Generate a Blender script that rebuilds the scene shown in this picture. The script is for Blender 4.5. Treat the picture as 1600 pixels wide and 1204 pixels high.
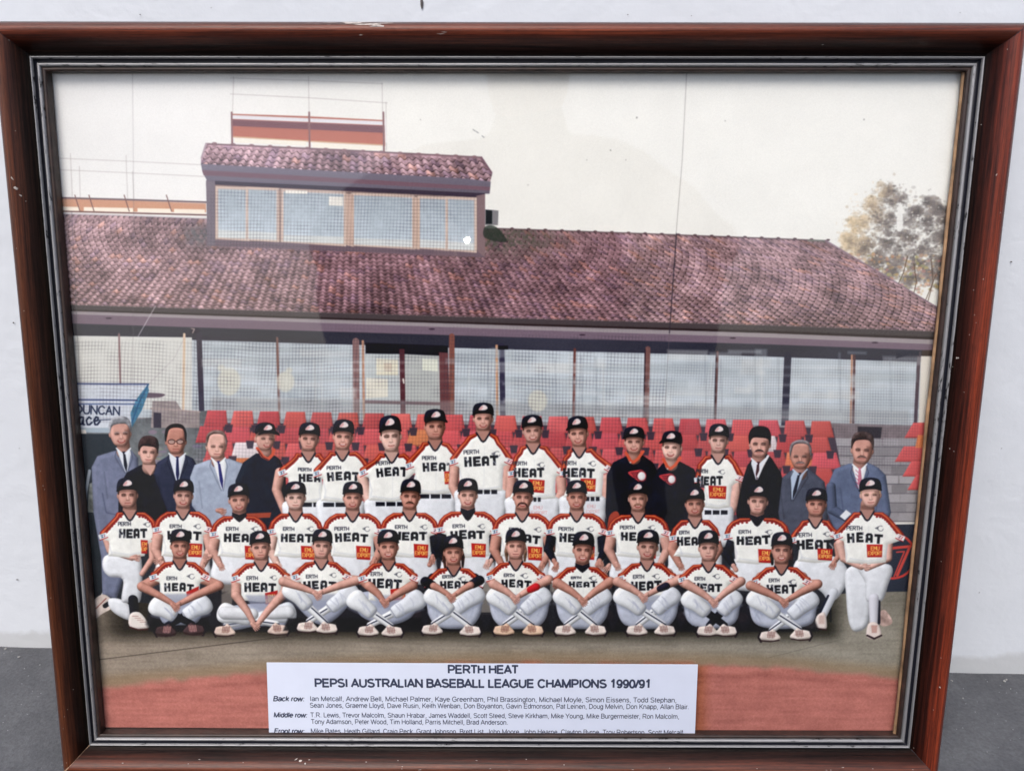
import bpy, bmesh, math, random
import numpy as np
from mathutils import Matrix, Vector

for o in list(bpy.data.objects):
    bpy.data.objects.remove(o)
S = bpy.context.scene
COL = S.collection
random.seed(7)
RNG = np.random.default_rng(11)
rad = math.radians

# ---------------------------------------------------------------- camera
# frame space: X right, Y up along the frame, N out of the picture; the frame leans back by LEAN
LEAN = rad(10.5)
GROUND = -0.2168          # height of the ground below the middle of the picture
FM = Matrix(((1, 0, 0, 0),
             (0, math.sin(LEAN), -math.cos(LEAN), 0),
             (0, math.cos(LEAN), math.sin(LEAN), -GROUND),
             (0, 0, 0, 1)))
CAM_C = np.array([0.00583113, 0.09831381, 0.43997461 + 0.0065])
CAM_R = np.array([[9.99984873e-01, -5.41052335e-03, 9.89646065e-04],
                  [5.16884647e-03, 9.85905093e-01, 1.67225687e-01],
                  [-1.88047558e-03, -1.67218042e-01, 9.85918146e-01]])
FPX = 1202.0
cam_data = bpy.data.cameras.new('camera')
cam = bpy.data.objects.new('camera', cam_data)
COL.objects.link(cam)
m4 = Matrix([list(CAM_R[i]) + [CAM_C[i]] for i in range(3)] + [[0, 0, 0, 1]])
cam.matrix_world = FM @ m4
cam_data.sensor_width = 36.0
cam_data.lens = FPX / 1600 * 36.0
cam_data.clip_start = 0.01
cam_data.clip_end = 500
cam_data.dof.use_dof = True
cam_data.dof.focus_distance = 0.468
cam_data.dof.aperture_fstop = 11.0
S.camera = cam

# ---------------------------------------------------------------- world, sun, exposure
SUN_EL, SUN_AZ = rad(56), rad(200)      # azimuth clockwise from north (+Y): behind and left of the camera
world = bpy.data.worlds.new('World')
S.world = world
world.use_nodes = True
wn = world.node_tree.nodes
wl = world.node_tree.links
bg = wn['Background']
sky = wn.new('ShaderNodeTexSky')
sky.sky_type = 'NISHITA'
sky.sun_disc = False
sky.sun_elevation = SUN_EL
sky.sun_rotation = SUN_AZ
sky.air_density = 1.0
sky.dust_density = 4.0
sky.ozone_density = 1.0
wl.new(sky.outputs[0], bg.inputs[0])
bg.inputs[1].default_value = 0.12
sun_d = bpy.data.lights.new('sun', 'SUN')
sun_d.energy = 1.3
sun_d.angle = rad(35)
sun_d.color = (1.0, 0.98, 0.955)
sun = bpy.data.objects.new('sun', sun_d)
COL.objects.link(sun)
sv = Vector((math.sin(SUN_AZ) * math.cos(SUN_EL), math.cos(SUN_AZ) * math.cos(SUN_EL), math.sin(SUN_EL)))
sun.rotation_euler = sv.to_track_quat('Z', 'Y').to_euler()
S.view_settings.view_transform = 'Standard'
S.view_settings.look = 'None'
S.view_settings.exposure = 0.60
S.view_settings.gamma = 1.0


# ---------------------------------------------------------------- helpers
def bp(x, y, n=0.0):
    """a point of the photograph laid onto the frame's plane at height n (frame space)"""
    d = CAM_R @ np.array([(x - 800) / FPX, -(y - 602) / FPX, -1.0])
    t = (n - CAM_C[2]) / d[2]
    return CAM_C + t * d


def link_mesh(name, verts, faces, mats=None, parent=None, smooth=False, uvs=None, idx=None):
    me = bpy.data.meshes.new(name)
    me.from_pydata([tuple(v) for v in verts], [], faces)
    if uvs is not None:
        ul = me.uv_layers.new(name='UVMap')
        fl = np.array(uvs, dtype=np.float32)
        vi = np.zeros(len(me.loops), dtype=np.int32)
        me.loops.foreach_get('vertex_index', vi)
        ul.data.foreach_set('uv', fl[vi].ravel())
    for m in (mats or []):
        me.materials.append(m)
    if idx is not None:
        me.polygons.foreach_set('material_index', np.array(idx, dtype=np.int32))
    if smooth:
        me.polygons.foreach_set('use_smooth', np.ones(len(me.polygons), dtype=bool))
    me.update()
    o = bpy.data.objects.new(name, me)
    COL.objects.link(o)
    if parent is not None:
        o.parent = parent
    return o


def mat(name):
    m = bpy.data.materials.new(name)
    m.use_nodes = True
    nt = m.node_tree
    return m, nt.nodes, nt.links, nt.nodes['Principled BSDF']


def ramp(nodes, stops, interp='LINEAR'):
    r = nodes.new('ShaderNodeValToRGB')
    r.color_ramp.interpolation = interp
    els = r.color_ramp.elements
    while len(els) < len(stops):
        els.new(0.5)
    for e, (p, c) in zip(els, stops):
        e.position = p
        e.color = (*c, 1) if len(c) == 3 else c
    return r


def noise(nodes, links, scale, detail=4, vec=None, rough=0.55, dist=0.0):
    n = nodes.new('ShaderNodeTexNoise')
    n.inputs['Scale'].default_value = scale
    n.inputs['Detail'].default_value = detail
    n.inputs['Roughness'].default_value = rough
    n.inputs['Distortion'].default_value = dist
    if vec is not None:
        links.new(vec, n.inputs['Vector'])
    return n


def mapping(nodes, links, src, scale=(1, 1, 1), loc=(0, 0, 0)):
    mp = nodes.new('ShaderNodeMapping')
    mp.inputs['Scale'].default_value = scale
    mp.inputs['Location'].default_value = loc
    links.new(src, mp.inputs['Vector'])
    return mp.outputs['Vector']


def mix(nodes, links, fac, a, b, blend='MIX'):
    n = nodes.new('ShaderNodeMix')
    n.data_type = 'RGBA'
    n.blend_type = blend
    for sock, v in ((n.inputs[0], fac), (n.inputs[6], a), (n.inputs[7], b)):
        if hasattr(v, 'links') or isinstance(v, bpy.types.NodeSocket):
            links.new(v, sock)
        elif isinstance(v, (tuple, list)):
            sock.default_value = (*v, 1) if len(v) == 3 else v
        else:
            sock.default_value = v
    return n.outputs[2]


def bump(nodes, links, height, dist, strength=1.0):
    b = nodes.new('ShaderNodeBump')
    b.inputs['Distance'].default_value = dist
    b.inputs['Strength'].default_value = strength
    links.new(height, b.inputs['Height'])
    return b.outputs['Normal']


def srgb(r, g, b):
    f = lambda c: (c / 255 / 12.92) if c / 255 <= 0.04045 else ((c / 255 + 0.055) / 1.055) ** 2.4
    return (f(r), f(g), f(b))
# ================================================================ the printed photograph
# The team photograph is flat print: it is drawn here, shape by shape, into a picture that lies on the paper.
PXA, PXB, PYA, PYB = -0.2560, 0.2560, -0.1995, 0.2015     # the sheet of photographic paper, frame space
CW, CH = 1960, 1534
KX, KY = CW / (PXB - PXA), CH / (PYB - PYA)
IMG = np.zeros((CH, CW, 3), np.float32)
IDB = np.zeros((CH, CW), np.int16)
CUR = [0]


def cv(x, y):
    p = bp(x, y)
    return (p[0] - PXA) * KX, (PYB - p[1]) * KY


TILT = [None]


def cvs(pts):
    if TILT[0]:
        ox, oy, an = TILT[0]; c_, s_ = math.cos(an), math.sin(an)
        pts = [(ox + (a - ox) * c_ - (b - oy) * s_, oy + (a - ox) * s_ + (b - oy) * c_) for a, b in pts]
    return np.array([cv(a, b) for a, b in pts], np.float32)


def field_coords():
    gx = PXA + (np.arange(CW) + 0.5) / KX
    gy = PYB - (np.arange(CH) + 0.5) / KY
    X, Y = np.meshgrid(gx, gy)
    dx, dy, dz = X - CAM_C[0], Y - CAM_C[1], -CAM_C[2]
    R = CAM_R
    qx = dx * R[0, 0] + dy * R[1, 0] + dz * R[2, 0]
    qy = dx * R[0, 1] + dy * R[1, 1] + dz * R[2, 1]
    qz = dx * R[0, 2] + dy * R[1, 2] + dz * R[2, 2]
    return (800 + FPX * qx / -qz).astype(np.float32), (602 - FPX * qy / -qz).astype(np.float32)


FX, FY = field_coords()


def vnoise(scale, seed, sy=None):
    r = np.random.default_rng(seed)
    sy = sy or scale
    gw, gh = int(CW / scale) + 3, int(CH / sy) + 3
    g = r.random((gh, gw), dtype=np.float32) * 2 - 1
    x = (np.arange(CW) / scale).astype(np.float32)
    y = (np.arange(CH) / sy).astype(np.float32)
    xi, yi = x.astype(int), y.astype(int)
    xf, yf = x - xi, y - yi
    xf = xf * xf * (3 - 2 * xf)
    yf = yf * yf * (3 - 2 * yf)
    top = g[yi][:, xi] * (1 - xf) + g[yi][:, xi + 1] * xf
    bot = g[yi + 1][:, xi] * (1 - xf) + g[yi + 1][:, xi + 1] * xf
    return top * (1 - yf[:, None]) + bot * yf[:, None]


N2, N4, N9, N26, N90 = (vnoise(s, 40 + i) for i, s in enumerate((2.1, 4.3, 9.5, 26, 90)))


def smooth_closed(p, n=5):
    p = np.asarray(p, float)
    a, b, c, d = np.roll(p, 1, 0), p, np.roll(p, -1, 0), np.roll(p, -2, 0)
    out = []
    for t in np.arange(n) / n:
        out.append(0.5 * ((2 * b) + (-a + c) * t + (2 * a - 5 * b + 4 * c - d) * t * t + (-a + 3 * b - 3 * c + d) * t ** 3))
    return np.stack(out, 1).reshape(-1, 2)


def window(P, pad):
    x0 = max(0, int(P[:, 0].min() - pad)); x1 = min(CW, int(P[:, 0].max() + pad) + 2)
    y0 = max(0, int(P[:, 1].min() - pad)); y1 = min(CH, int(P[:, 1].max() + pad) + 2)
    return x0, x1, y0, y1


def poly_sdf(P, pad=3):
    x0, x1, y0, y1 = window(P, pad)
    if x1 <= x0 or y1 <= y0:
        return None
    X, Y = np.meshgrid(np.arange(x0, x1, dtype=np.float32) + .5, np.arange(y0, y1, dtype=np.float32) + .5)
    d2 = np.full(X.shape, 1e9, np.float32)
    ins = np.zeros(X.shape, bool)
    n = len(P)
    for i in range(n):
        ax, ay = P[i]; bx, by = P[(i + 1) % n]
        ex, ey = bx - ax, by - ay
        L = ex * ex + ey * ey
        if L < 1e-9:
            continue
        wx, wy = X - ax, Y - ay
        t = np.clip((wx * ex + wy * ey) / L, 0, 1)
        dx, dy = wx - t * ex, wy - t * ey
        np.minimum(d2, dx * dx + dy * dy, out=d2)
        if ay != by:
            c = (Y >= min(ay, by)) & (Y < max(ay, by)) & (X < ax + (Y - ay) * ex / ey)
            ins ^= c
    d = np.sqrt(d2)
    return (slice(y0, y1), slice(x0, x1)), np.where(ins, d, -d)


def line_sdf(P, R, pad=3):
    rm = max(R)
    x0, x1, y0, y1 = window(P, rm + pad)
    if x1 <= x0 or y1 <= y0:
        return None
    X, Y = np.meshgrid(np.arange(x0, x1, dtype=np.float32) + .5, np.arange(y0, y1, dtype=np.float32) + .5)
    best = np.full(X.shape, -1e9, np.float32)
    nx = np.zeros_like(best); ny = np.zeros_like(best)
    for i in range(len(P) - 1):
        ax, ay = P[i]; bx, by = P[i + 1]
        ex, ey = bx - ax, by - ay
        L = max(ex * ex + ey * ey, 1e-6)
        wx, wy = X - ax, Y - ay
        t = np.clip((wx * ex + wy * ey) / L, 0, 1)
        r = R[i] + (R[i + 1] - R[i]) * t
        dx, dy = wx - t * ex, wy - t * ey
        v = r - np.sqrt(dx * dx + dy * dy)
        m = v > best
        best[m] = v[m]; nx[m] = (dx / r)[m]; ny[m] = (dy / r)[m]
    return (slice(y0, y1), slice(x0, x1)), best, nx, ny


LX, LY, LZ = -0.42, -0.50, 0.76


def put(sl, a, col, shade=None, ident=True):
    c = np.array(col, np.float32) / 255
    src = c if shade is None else c * shade[..., None]
    if shade is not None:                      # shaded cloth and skin go a little cool / warm in the dark, as prints do
        src = np.clip(src, 0, 1.05)
    reg = IMG[sl]
    reg += (src - reg) * a[..., None]
    if ident and CUR[0] is not None:
        ids = IDB[sl]
        ids[a > 0.5] = CUR[0]


def fill(pts, col, soft=1.1, smooth=False, rim=0.0, rimw=7.0, grad=None, fold=0.0, alpha=1.0, ident=True, raw=False):
    P = np.array(pts, np.float32) if raw else cvs(pts)
    if smooth:
        P = smooth_closed(P).astype(np.float32)
    r = poly_sdf(P)
    if r is None:
        return
    sl, d = r
    a = np.clip(d / soft + 0.5, 0, 1) * alpha
    sh = None
    if rim or fold or grad:
        sh = np.ones_like(d)
        if rim:
            b = 1 - np.clip(d / rimw, 0, 1)
            gy, gx = np.gradient(d)
            lam = LX * -gx * b + LY * -gy * b + LZ * np.sqrt(np.clip(1 - b * b, 0, 1))
            sh *= 1 - rim + rim * np.clip(lam / LZ, 0.0, 1.35)
        if fold:
            sh *= 1 + fold * (0.6 * N9[sl] + 0.5 * N26[sl] + 0.3 * N4[sl])
        if grad:
            h, w = d.shape
            gxv, gyv = grad
            sh *= 1 + gxv * np.linspace(-1, 1, w, dtype=np.float32)[None] + gyv * np.linspace(-1, 1, h, dtype=np.float32)[:, None]
    put(sl, a, col, sh, ident)


def stroke(pts, w, col, soft=1.1, alpha=1.0, shade=0.0, fold=0.0, ident=True):
    P = cvs(pts)
    k = 1.36
    if not isinstance(w, (list, tuple)):
        w = [w] * len(P)
    r = line_sdf(P, [max(0.3, v * k / 2) for v in w])
    if r is None:
        return
    sl, v, nx, ny = r
    a = np.clip(v / soft + 0.5, 0, 1) * alpha
    sh = None
    if shade:
        nz = np.sqrt(np.clip(1 - nx * nx - ny * ny, 0, 1))
        lam = LX * nx + LY * ny + LZ * nz
        sh = 1 - shade + shade * np.clip(lam / LZ, 0, 1.3)
        if fold:
            sh = sh * (1 + fold * (N9[sl] + 0.5 * N4[sl]))
    put(sl, a, col, sh, ident)


def ell(cx, cy, rx, ry, col, **k):
    t = np.linspace(0, 2 * np.pi, 18, endpoint=False)
    fill([(cx + rx * math.cos(a), cy + ry * math.sin(a)) for a in t], col, **k)


def paint_mask(mask, col, shade=None):
    c = np.array(col, np.float32) / 255
    src = c if shade is None else c * shade[..., None]
    IMG[:] += (src - IMG) * mask[..., None]
    if CUR[0] is not None:
        IDB[mask > 0.5] = CUR[0]


def sstep(a, b, x):
    t = np.clip((x - a) / (b - a), 0, 1)
    return t * t * (3 - 2 * t)


def piece(pts, x, y):
    """piecewise linear curve y(x) over an array"""
    return np.interp(x, [p[0] for p in pts], [p[1] for p in pts]).astype(np.float32)


# ---- sky
LABELS = {}
NAMES = {}


def begin(i, name, label):
    CUR[0] = i
    NAMES[i] = name
    LABELS[i] = label


begin(1, 'printed_sky', None)
IMG[:] = np.array([229, 228, 221], np.float32) / 255
IMG *= (1 + 0.012 * N90 + 0.006 * N26)[..., None]
IMG[..., 2] *= 1 + 0.02 * sstep(700, 200, FX)
IMG *= (1 - 0.05 * sstep(330, 60, FX) * sstep(420, 120, FY))[..., None]
IDB[:] = 1

# ---- tree at the right
begin(2, 'printed_tree', None)
tr = np.random.default_rng(3)
clumps = [(1385, 298, 20), (1400, 312, 24), (1362, 322, 26), (1340, 348, 24), (1372, 345, 34), (1405, 345, 30), (1325, 372, 13), (1350, 378, 22), (1385, 378, 34), (1420, 372, 28), (1450, 345, 30), (1455, 318, 18), (1468, 330, 16),
          (1440, 392, 34), (1470, 372, 22), (1400, 405, 28), (1372, 402, 18), (1430, 412, 26), (1466, 408, 22), (1478, 345, 14), (1432, 330, 14), (1345, 392, 16), (1472, 430, 16), (1390, 425, 20), (1420, 436, 20), (1450, 428, 22), (1365, 412, 16), (1475, 448, 14), (1330, 384, 14)]
for c in clumps:
    for q in range(16):
        a, r_ = tr.random() * 6.283, tr.random() * .75
        x, y = c[0] + c[2] * r_ * math.cos(a), c[1] + c[2] * .8 * r_ * math.sin(a)
        if x > 1480 or y > 378 + (x - 1300) * .62 or (1396 < x < 1416 and 312 < y < 362):
            continue
        lit = max(0.0, min(1.0, (1400 - x) / 45 + (320 - y) / 140))
        n_ = 7
        fill([(x + (3 + 6 * tr.random()) * math.cos(k / n_ * 6.283), y + (2.5 + 5 * tr.random()) * math.sin(k / n_ * 6.283)) for k in range(n_)], (128 + 86 * lit, 120 + 66 * lit, 116 + 30 * lit), smooth=True, soft=3, alpha=.5)
for s in range(7600):
    c = clumps[tr.integers(len(clumps))]
    a, q = tr.random() * 6.283, abs(tr.normal()) * .52
    x, y = c[0] + c[2] * q * math.cos(a) * 1.05, c[1] + c[2] * 0.8 * q * math.sin(a)
    if x > 1486 or y > 384 + (x - 1300) * .66 or y < 268 or (1401 < x < 1411 and 318 < y < 358 and tr.random() < .85):
        continue
    cl = math.sin(x * .16 + 1.3 * math.sin(y * .11)) * math.cos(y * .19 + x * .05)
    lit = max(0.0, min(1.0, (1390 - x) / 50 + (320 - y) / 140 + .28 * cl + tr.normal() * 0.20))
    dk = np.array([118, 110, 108]) * (1 + .16 * cl); lt = np.array([206, 184, 152]); md = np.array([160, 146, 130])
    base = dk * (1 - lit) + lt * lit if tr.random() < .85 else md
    base = base * (0.84 + 0.3 * tr.random())
    ell(x, y, .8 + 3.0 * tr.random() ** 2, 0.7 + 1.9 * tr.random() ** 2, base, alpha=0.22 + .3 * tr.random(), soft=2.4)
for s in range(260):
    x, y = 1320 + tr.random() * 165, 395 + tr.random() * 65
    if y > 378 + (x - 1300) * 0.72 + 6:
        continue
    ell(x, y, 1.5 + tr.random() * 2.5, 1 + tr.random() * 1.8, (150 + 60 * tr.random(), 120 + 50 * tr.random(), 92 + 40 * tr.random()), alpha=0.55, soft=1.8)
for p in ([(1400, 452), (1412, 425), (1418, 400)], [(1425, 470), (1432, 440), (1428, 412)], [(1450, 470), (1458, 440), (1455, 405)], [(1445, 472), (1462, 430)]):
    stroke(p, [1.6] * len(p), (95, 75, 62), alpha=.8)
fill([(1404, 322), (1409, 320), (1410, 357), (1401, 358)], (228, 226, 220), smooth=True, alpha=.85, ident=False)
for i in range(70):
    x, y = 1345 + 130 * tr.random(), 320 + 110 * tr.random()
    ell(x, y, .6 + 1.6 * tr.random(), .6 + 1.4 * tr.random(), (226, 222, 212), alpha=.6, ident=False, soft=1.6)

# ---- scaffolding
begin(3, 'printed_scaffold', None)
G = (150, 140, 140)
for p in ([(83, 247), (200, 252), (322, 258)], [(85, 265), (200, 270), (322, 276)], [(110, 240), (114, 330)], [(197, 243), (200, 330)], [(124, 260), (126, 330)],
          [(207, 268), (210, 330)], [(365, 120), (362, 225)], [(482, 120), (484, 232)], [(597, 130), (599, 235)], [(603, 160), (604, 235)],
          [(360, 147), (482, 153), (605, 161)], [(360, 122), (480, 126), (598, 131)]):
    stroke(p, 1.2, G, alpha=.5)
fill([(88, 309), (322, 318), (322, 332), (88, 330)], (196, 140, 112), alpha=.95)
for (a, b) in ((90, 124), (131, 208), (215, 268), (272, 320)):
    fill([(a, 321 + .02 * a), (b, 321 + .02 * b), (b, 328 + .02 * b), (a, 327 + .02 * a)], (240, 225, 205))
stroke([(88, 309), (200, 312), (322, 316)], 2.6, (110, 92, 98))
stroke([(88, 330), (322, 336)], 2.4, (120, 88, 84))
for x in (125, 147, 202, 268):
    stroke([(x - 8, 305), (x, 330)], 1.6, (120, 90, 88))
fill([(363, 178), (484, 182), (602, 188), (602, 228), (484, 221), (364, 215)], (178, 112, 98), grad=(0, .05))
fill([(363, 180), (602, 190), (602, 196), (363, 186)], (216, 214, 220))
fill([(363, 187), (602, 197), (602, 208), (363, 197)], (116, 84, 96), alpha=.85)
stroke([(364, 214), (484, 221), (600, 227)], 2, (205, 170, 140))
fill([(366, 216), (478, 221), (478, 228), (366, 223)], (236, 230, 214))
fill([(488, 223), (596, 229), (596, 236), (488, 231)], (236, 230, 214))
for x in (362, 483, 599):
    stroke([(x, 176), (x + 1, 236)], 3, (138, 106, 108))
stroke([(602, 186), (603, 222)], 2.4, (226, 222, 220))

# ---- tiled roofs
begin(4, 'printed_tiled_roof', None)


def tiles(mask, top, eave, rows, bow, x_mid, wid, squeeze, seed, base):
    T = piece(top, FX, None); E = piece(eave, FX, None)
    v = np.clip((FY - T) / np.maximum(E - T, 1), -0.2, 1.2)
    vv = np.sign(v) * np.abs(v) ** bow * rows
    s = (FX - x_mid) / (1 - squeeze * (1 - v)) / wid
    ph = (s + 40) % 1.0
    wave = np.sin(ph * 2 * np.pi)
    rr = vv + 0.24 * wave
    ri = np.floor(rr).astype(int); rf = rr - ri
    ci = np.floor(s + 40).astype(int)
    tab = np.random.default_rng(seed).random((2, 97, 211))
    h = tab[0][ri % 97, ci % 211]; h2 = tab[1][ri % 97, ci % 211]
    lum = 0.92 + (0.07 + 0.10 * np.clip(v, 0, 1)) * np.cos((ph - 0.30) * 2 * np.pi) + 0.05 * rf
    lum = lum * (1 - (0.36 + .20 * np.clip(v, 0, 1)) * sstep(0.66, 0.95, rf)) * (1 + 0.22 * sstep(0.25, 0.0, rf))
    lum = lum * (0.91 + 0.18 * h)
    c = np.array(base, np.float32)[None, None] * np.ones((CH, CW, 1), np.float32)
    warm = (h2 > 0.93)[..., None]
    c = np.where(warm, c * np.array([1.10, 1.03, 0.95], np.float32), c)
    cool = (h2 < 0.14)[..., None]
    c = np.where(cool, c * np.array([0.91, 0.92, 0.97], np.float32), c)
    c = c * (lum * (1 + 0.14 * N26 + 0.12 * N90 + 0.14 * N4))[..., None] / 255
    IMG[:] += (c.astype(np.float32) - IMG) * mask[..., None]
    IDB[mask > .5] = CUR[0]


def inside(pts, soft=1.1):
    m = np.zeros((CH, CW), np.float32)
    sl, d = poly_sdf(cvs(pts))
    m[sl] = np.clip(d / soft + .5, 0, 1)
    return m


RT = [(60, 333), (325, 341), (770, 357), (1290, 376), (1302, 384), (1500, 512)]
RE = [(60, 474), (105, 476), (500, 488), (800, 497), (1200, 508), (1500, 519)]
main = inside([(60, 333), (325, 341), (770, 357), (1290, 376), (1302, 384), (1400, 442), (1500, 500), (1500, 519), (1200, 508), (800, 497), (500, 488), (105, 476), (60, 474)])
RTf = [(60, 333), (325, 341), (770, 357), (1290, 376), (1500, 384)]
tiles(main, RTf, RE, 23, 1.25, 560, 12.6, 0.30, 5, (164, 134, 138))
refl_red = sstep(470, 500, FX) * (1 - sstep(960, 1000, FX)) * main  # roof middle reddened: the phone holder's reflection in the glass painted into the print
IMG *= (1 - 0.10 * refl_red[..., None] * np.array([0.9, 1.3, 1.0], np.float32))
moss = main * np.exp(-(((FX - 790) / 90) ** 2 + ((FY - 372) / 26) ** 2)) * (0.55 + .6 * N4)
IMG += (np.array([84, 88, 78], np.float32) / 255 - IMG) * np.clip(moss, 0, .8)[..., None]
moss = main * np.exp(-(((FX - 312) / 26) ** 2 + ((FY - 368) / 16) ** 2)) * (0.6 + .6 * N4)
IMG += (np.array([92, 96, 100], np.float32) / 255 - IMG) * np.clip(moss, 0, .8)[..., None]
stroke([(60, 333), (200, 337), (325, 342)], 2.0, (172, 160, 168), alpha=.8)
stroke([(775, 357), (1030, 366), (1290, 376)], 2.0, (96, 78, 84), alpha=.9)
for k in range(20):
    x = 800 + k * 26
    ell(x, 357 + (x - 770) * .0365 - 1.2, 3, 1.6, (98, 78, 84))
stroke([(1290, 376), (1302, 383), (1400, 441), (1470, 484), (1500, 503)], 2.6, (128, 106, 120), alpha=.8)
fill([(1262, 374), (1288, 375), (1290, 378), (1262, 377)], (118, 118, 112))
tower = inside([(322, 224), (752, 246), (769, 272), (766, 284), (730, 282), (314, 258), (314, 246)])
tiles(tower, [(300, 222), (790, 247)], [(300, 256), (790, 284)], 4.2, 1.1, 560, 13.5, 0.10, 9, (170, 140, 148))
stroke([(322, 225), (540, 235), (750, 246)], 2.6, (128, 104, 112))
for k in range(15):
    x = 335 + k * 29
    ell(x, 224 + (x - 322) * .051 - .6, 4, 1.8, (140, 112, 118))
stroke([(322, 225), (315, 247)], 3, (170, 150, 160))
stroke([(752, 246), (768, 270)], 3, (122, 96, 108))

# ---- building
begin(5, 'printed_clubhouse', None)
fill([(314, 256), (730, 279), (767, 284), (765, 303), (326, 287), (316, 268)], (116, 110, 124), grad=(0, -.08))
fill([(316, 266), (766, 292), (765, 298), (318, 274)], (122, 96, 108))
fill([(322, 282), (758, 302), (757, 309), (322, 289)], (72, 62, 78))
fill([(322, 288), (757, 309), (754, 393), (328, 376)], (150, 128, 122), grad=(0, .03))
fill([(322, 374), (755, 391), (758, 402), (322, 384)], (118, 102, 112))
fill([(322, 282), (336, 283), (336, 384), (324, 384)], (122, 112, 122))
fill([(744, 306), (758, 303), (758, 402), (746, 393)], (132, 112, 116))
WG = (176, 188, 198)
wid_ = [60]
for (a, b, c, d) in ((341, 295, 386, 373), (388, 296, 432, 375), (443, 299, 537, 381), (553, 305, 644, 386), (656, 310, 697, 388), (700, 311, 741, 391)):
    s = .045
    fill([(a - 4, b - 4), (c + 4, b - 4 + s * (c - a)), (c + 4, d + 4), (a - 4, d + 2 - s * (c - a))], (204, 180, 166))
    begin(wid_[0], 'printed_window', None); wid_[0] += 1
    fill([(a, b), (c, b + s * (c - a)), (c, d), (a, d - s * (c - a))], WG, grad=(0, .08), fold=.05)
    fill([(a, d - 14), (c, d - 11), (c, d), (a, d - s * (c - a))], (214, 216, 210), alpha=.7)
begin(5, 'printed_clubhouse', None)
fill([(514, 307), (536, 308), (536, 322), (514, 321)], (228, 224, 214))
fill([(446, 297), (480, 298), (480, 303), (446, 302)], (236, 230, 218))
fill([(541, 303), (553, 304), (553, 386), (541, 383)], (196, 168, 154))
fill([(645, 308), (656, 309), (656, 390), (645, 389)], (200, 172, 156))
fill([(758, 327), (779, 329), (778, 352), (758, 352)], (128, 126, 130))
fill([(759, 328), (769, 329), (769, 350), (759, 350)], (46, 52, 58))
fill([(758, 354), (776, 355), (792, 378), (758, 372)], (58, 66, 62), smooth=True, alpha=.8)

# veranda: gutter, fascia, soffit, dark beam, window wall
E0 = piece(RE, FX, None)
left = FX > 60
def band(a, b, col, sh=None):
    top = piece(a, FX, None); bot = piece(b, FX, None)
    m = (np.clip(FY - top + .5, 0, 1) * np.clip(bot - FY + .5, 0, 1)).astype(np.float32)
    paint_mask(m, col, sh)
def off(c, d0, d1=None):
    d1 = d0 if d1 is None else d1
    return [(c[0][0], c[0][1] + d0)] + [(x, y + d0 + (d1 - d0) * (x - 60) / 1440) for x, y in c[1:]]
band(off(RE, 26, 24), off(RE, 190, 170), (182, 192, 200), 1 + .04 * N90 + .09 * vnoise(420, 77, 11))
band(off(RE, 0), off(RE, 8, 10), (84, 76, 80))
band(off(RE, 7, 9), off(RE, 10, 14), (62, 52, 56))
band(off(RE, 9.5, 13), off(RE, 14, 20), (150, 142, 146))
band(off(RE, 14, 20), off(RE, 31, 34), (122, 106, 120))
band(off(RE, 29, 30), off(RE, 49, 49), (66, 66, 80), 1 + .1 * N90)
WT = off(RE, 48, 48)
for (x, y) in ((170, 497), (675, 514), (910, 523), (1145, 528), (1367, 535)):
    ell(x, y, 5, 1.2, (70, 56, 72))
# left end of the stand: bright open air with poles
fill([(95, 524), (300, 527), (300, 640), (95, 640)], (206, 207, 203), grad=(0, .01))
for (x0, x1, w, c) in ((186, 190, 3, (140, 112, 116)), (288, 286, 4, (212, 184, 158)), (311, 316, 9, (70, 66, 84))):
    stroke([(x0, 522), (x1, 665)], w, c)
stroke([(243, 478), (216, 525)], 1.4, (190, 184, 190), alpha=.7)
stroke([(290, 524), (272, 560), (232, 600)], 1, (150, 140, 150), alpha=.4)
# window posts
for (x0, x1, y, w, c) in ((433, 437, 528, 4, (128, 96, 92)), (556, 557, 533, 11, (142, 112, 112)), (567, 569, 533, 4, (188, 142, 118)), (706, 706, 525, 9, (134, 88, 80)), (776, 777, 540, 4, (204, 152, 118)),
                          (784, 786, 540, 9, (66, 62, 84)), (898, 896, 545, 4, (120, 74, 70)), (1012, 1009, 545, 9, (126, 92, 90)), (1008, 1006, 545, 2.4, (70, 56, 66)), (1121, 1117, 550, 4, (108, 78, 80)), (1119, 1116, 550, 1.6, (60, 50, 62)),
                          (1231, 1226, 555, 12, (62, 62, 80)), (1331, 1329, 555, 3, (190, 138, 112)), (1335, 1333, 555, 4, (96, 72, 78)), (1436, 1430, 552, 6, (94, 82, 92))):
    stroke([(x0, y), (x1, 664)], w, c, soft=1.3)
# door with notices
fill([(571, 535), (700, 540), (700, 556), (571, 552)], (42, 40, 52))
fill([(571, 553), (624, 553), (626, 650), (572, 650)], (186, 194, 196))
fill([(632, 553), (686, 556), (688, 650), (634, 650)], (176, 180, 178))
fill([(624, 545), (632, 545), (634, 655), (626, 655)], (96, 58, 66))
fill([(686, 550), (700, 551), (704, 655), (688, 655)], (112, 72, 76))
fill([(588, 560), (622, 562), (622, 586), (588, 586)], (222, 216, 192))
fill([(660, 560), (684, 562), (684, 580), (660, 578)], (216, 220, 202))
fill([(572, 590), (606, 592), (606, 620), (572, 622)], (220, 216, 200))
fill([(600, 566), (612, 567), (612, 581), (600, 580)], (206, 190, 170))
fill([(570, 625), (688, 628), (688, 633), (570, 630)], (108, 82, 90))
stroke([(630, 592), (631, 598)], 2.4, (230, 225, 215))
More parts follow.
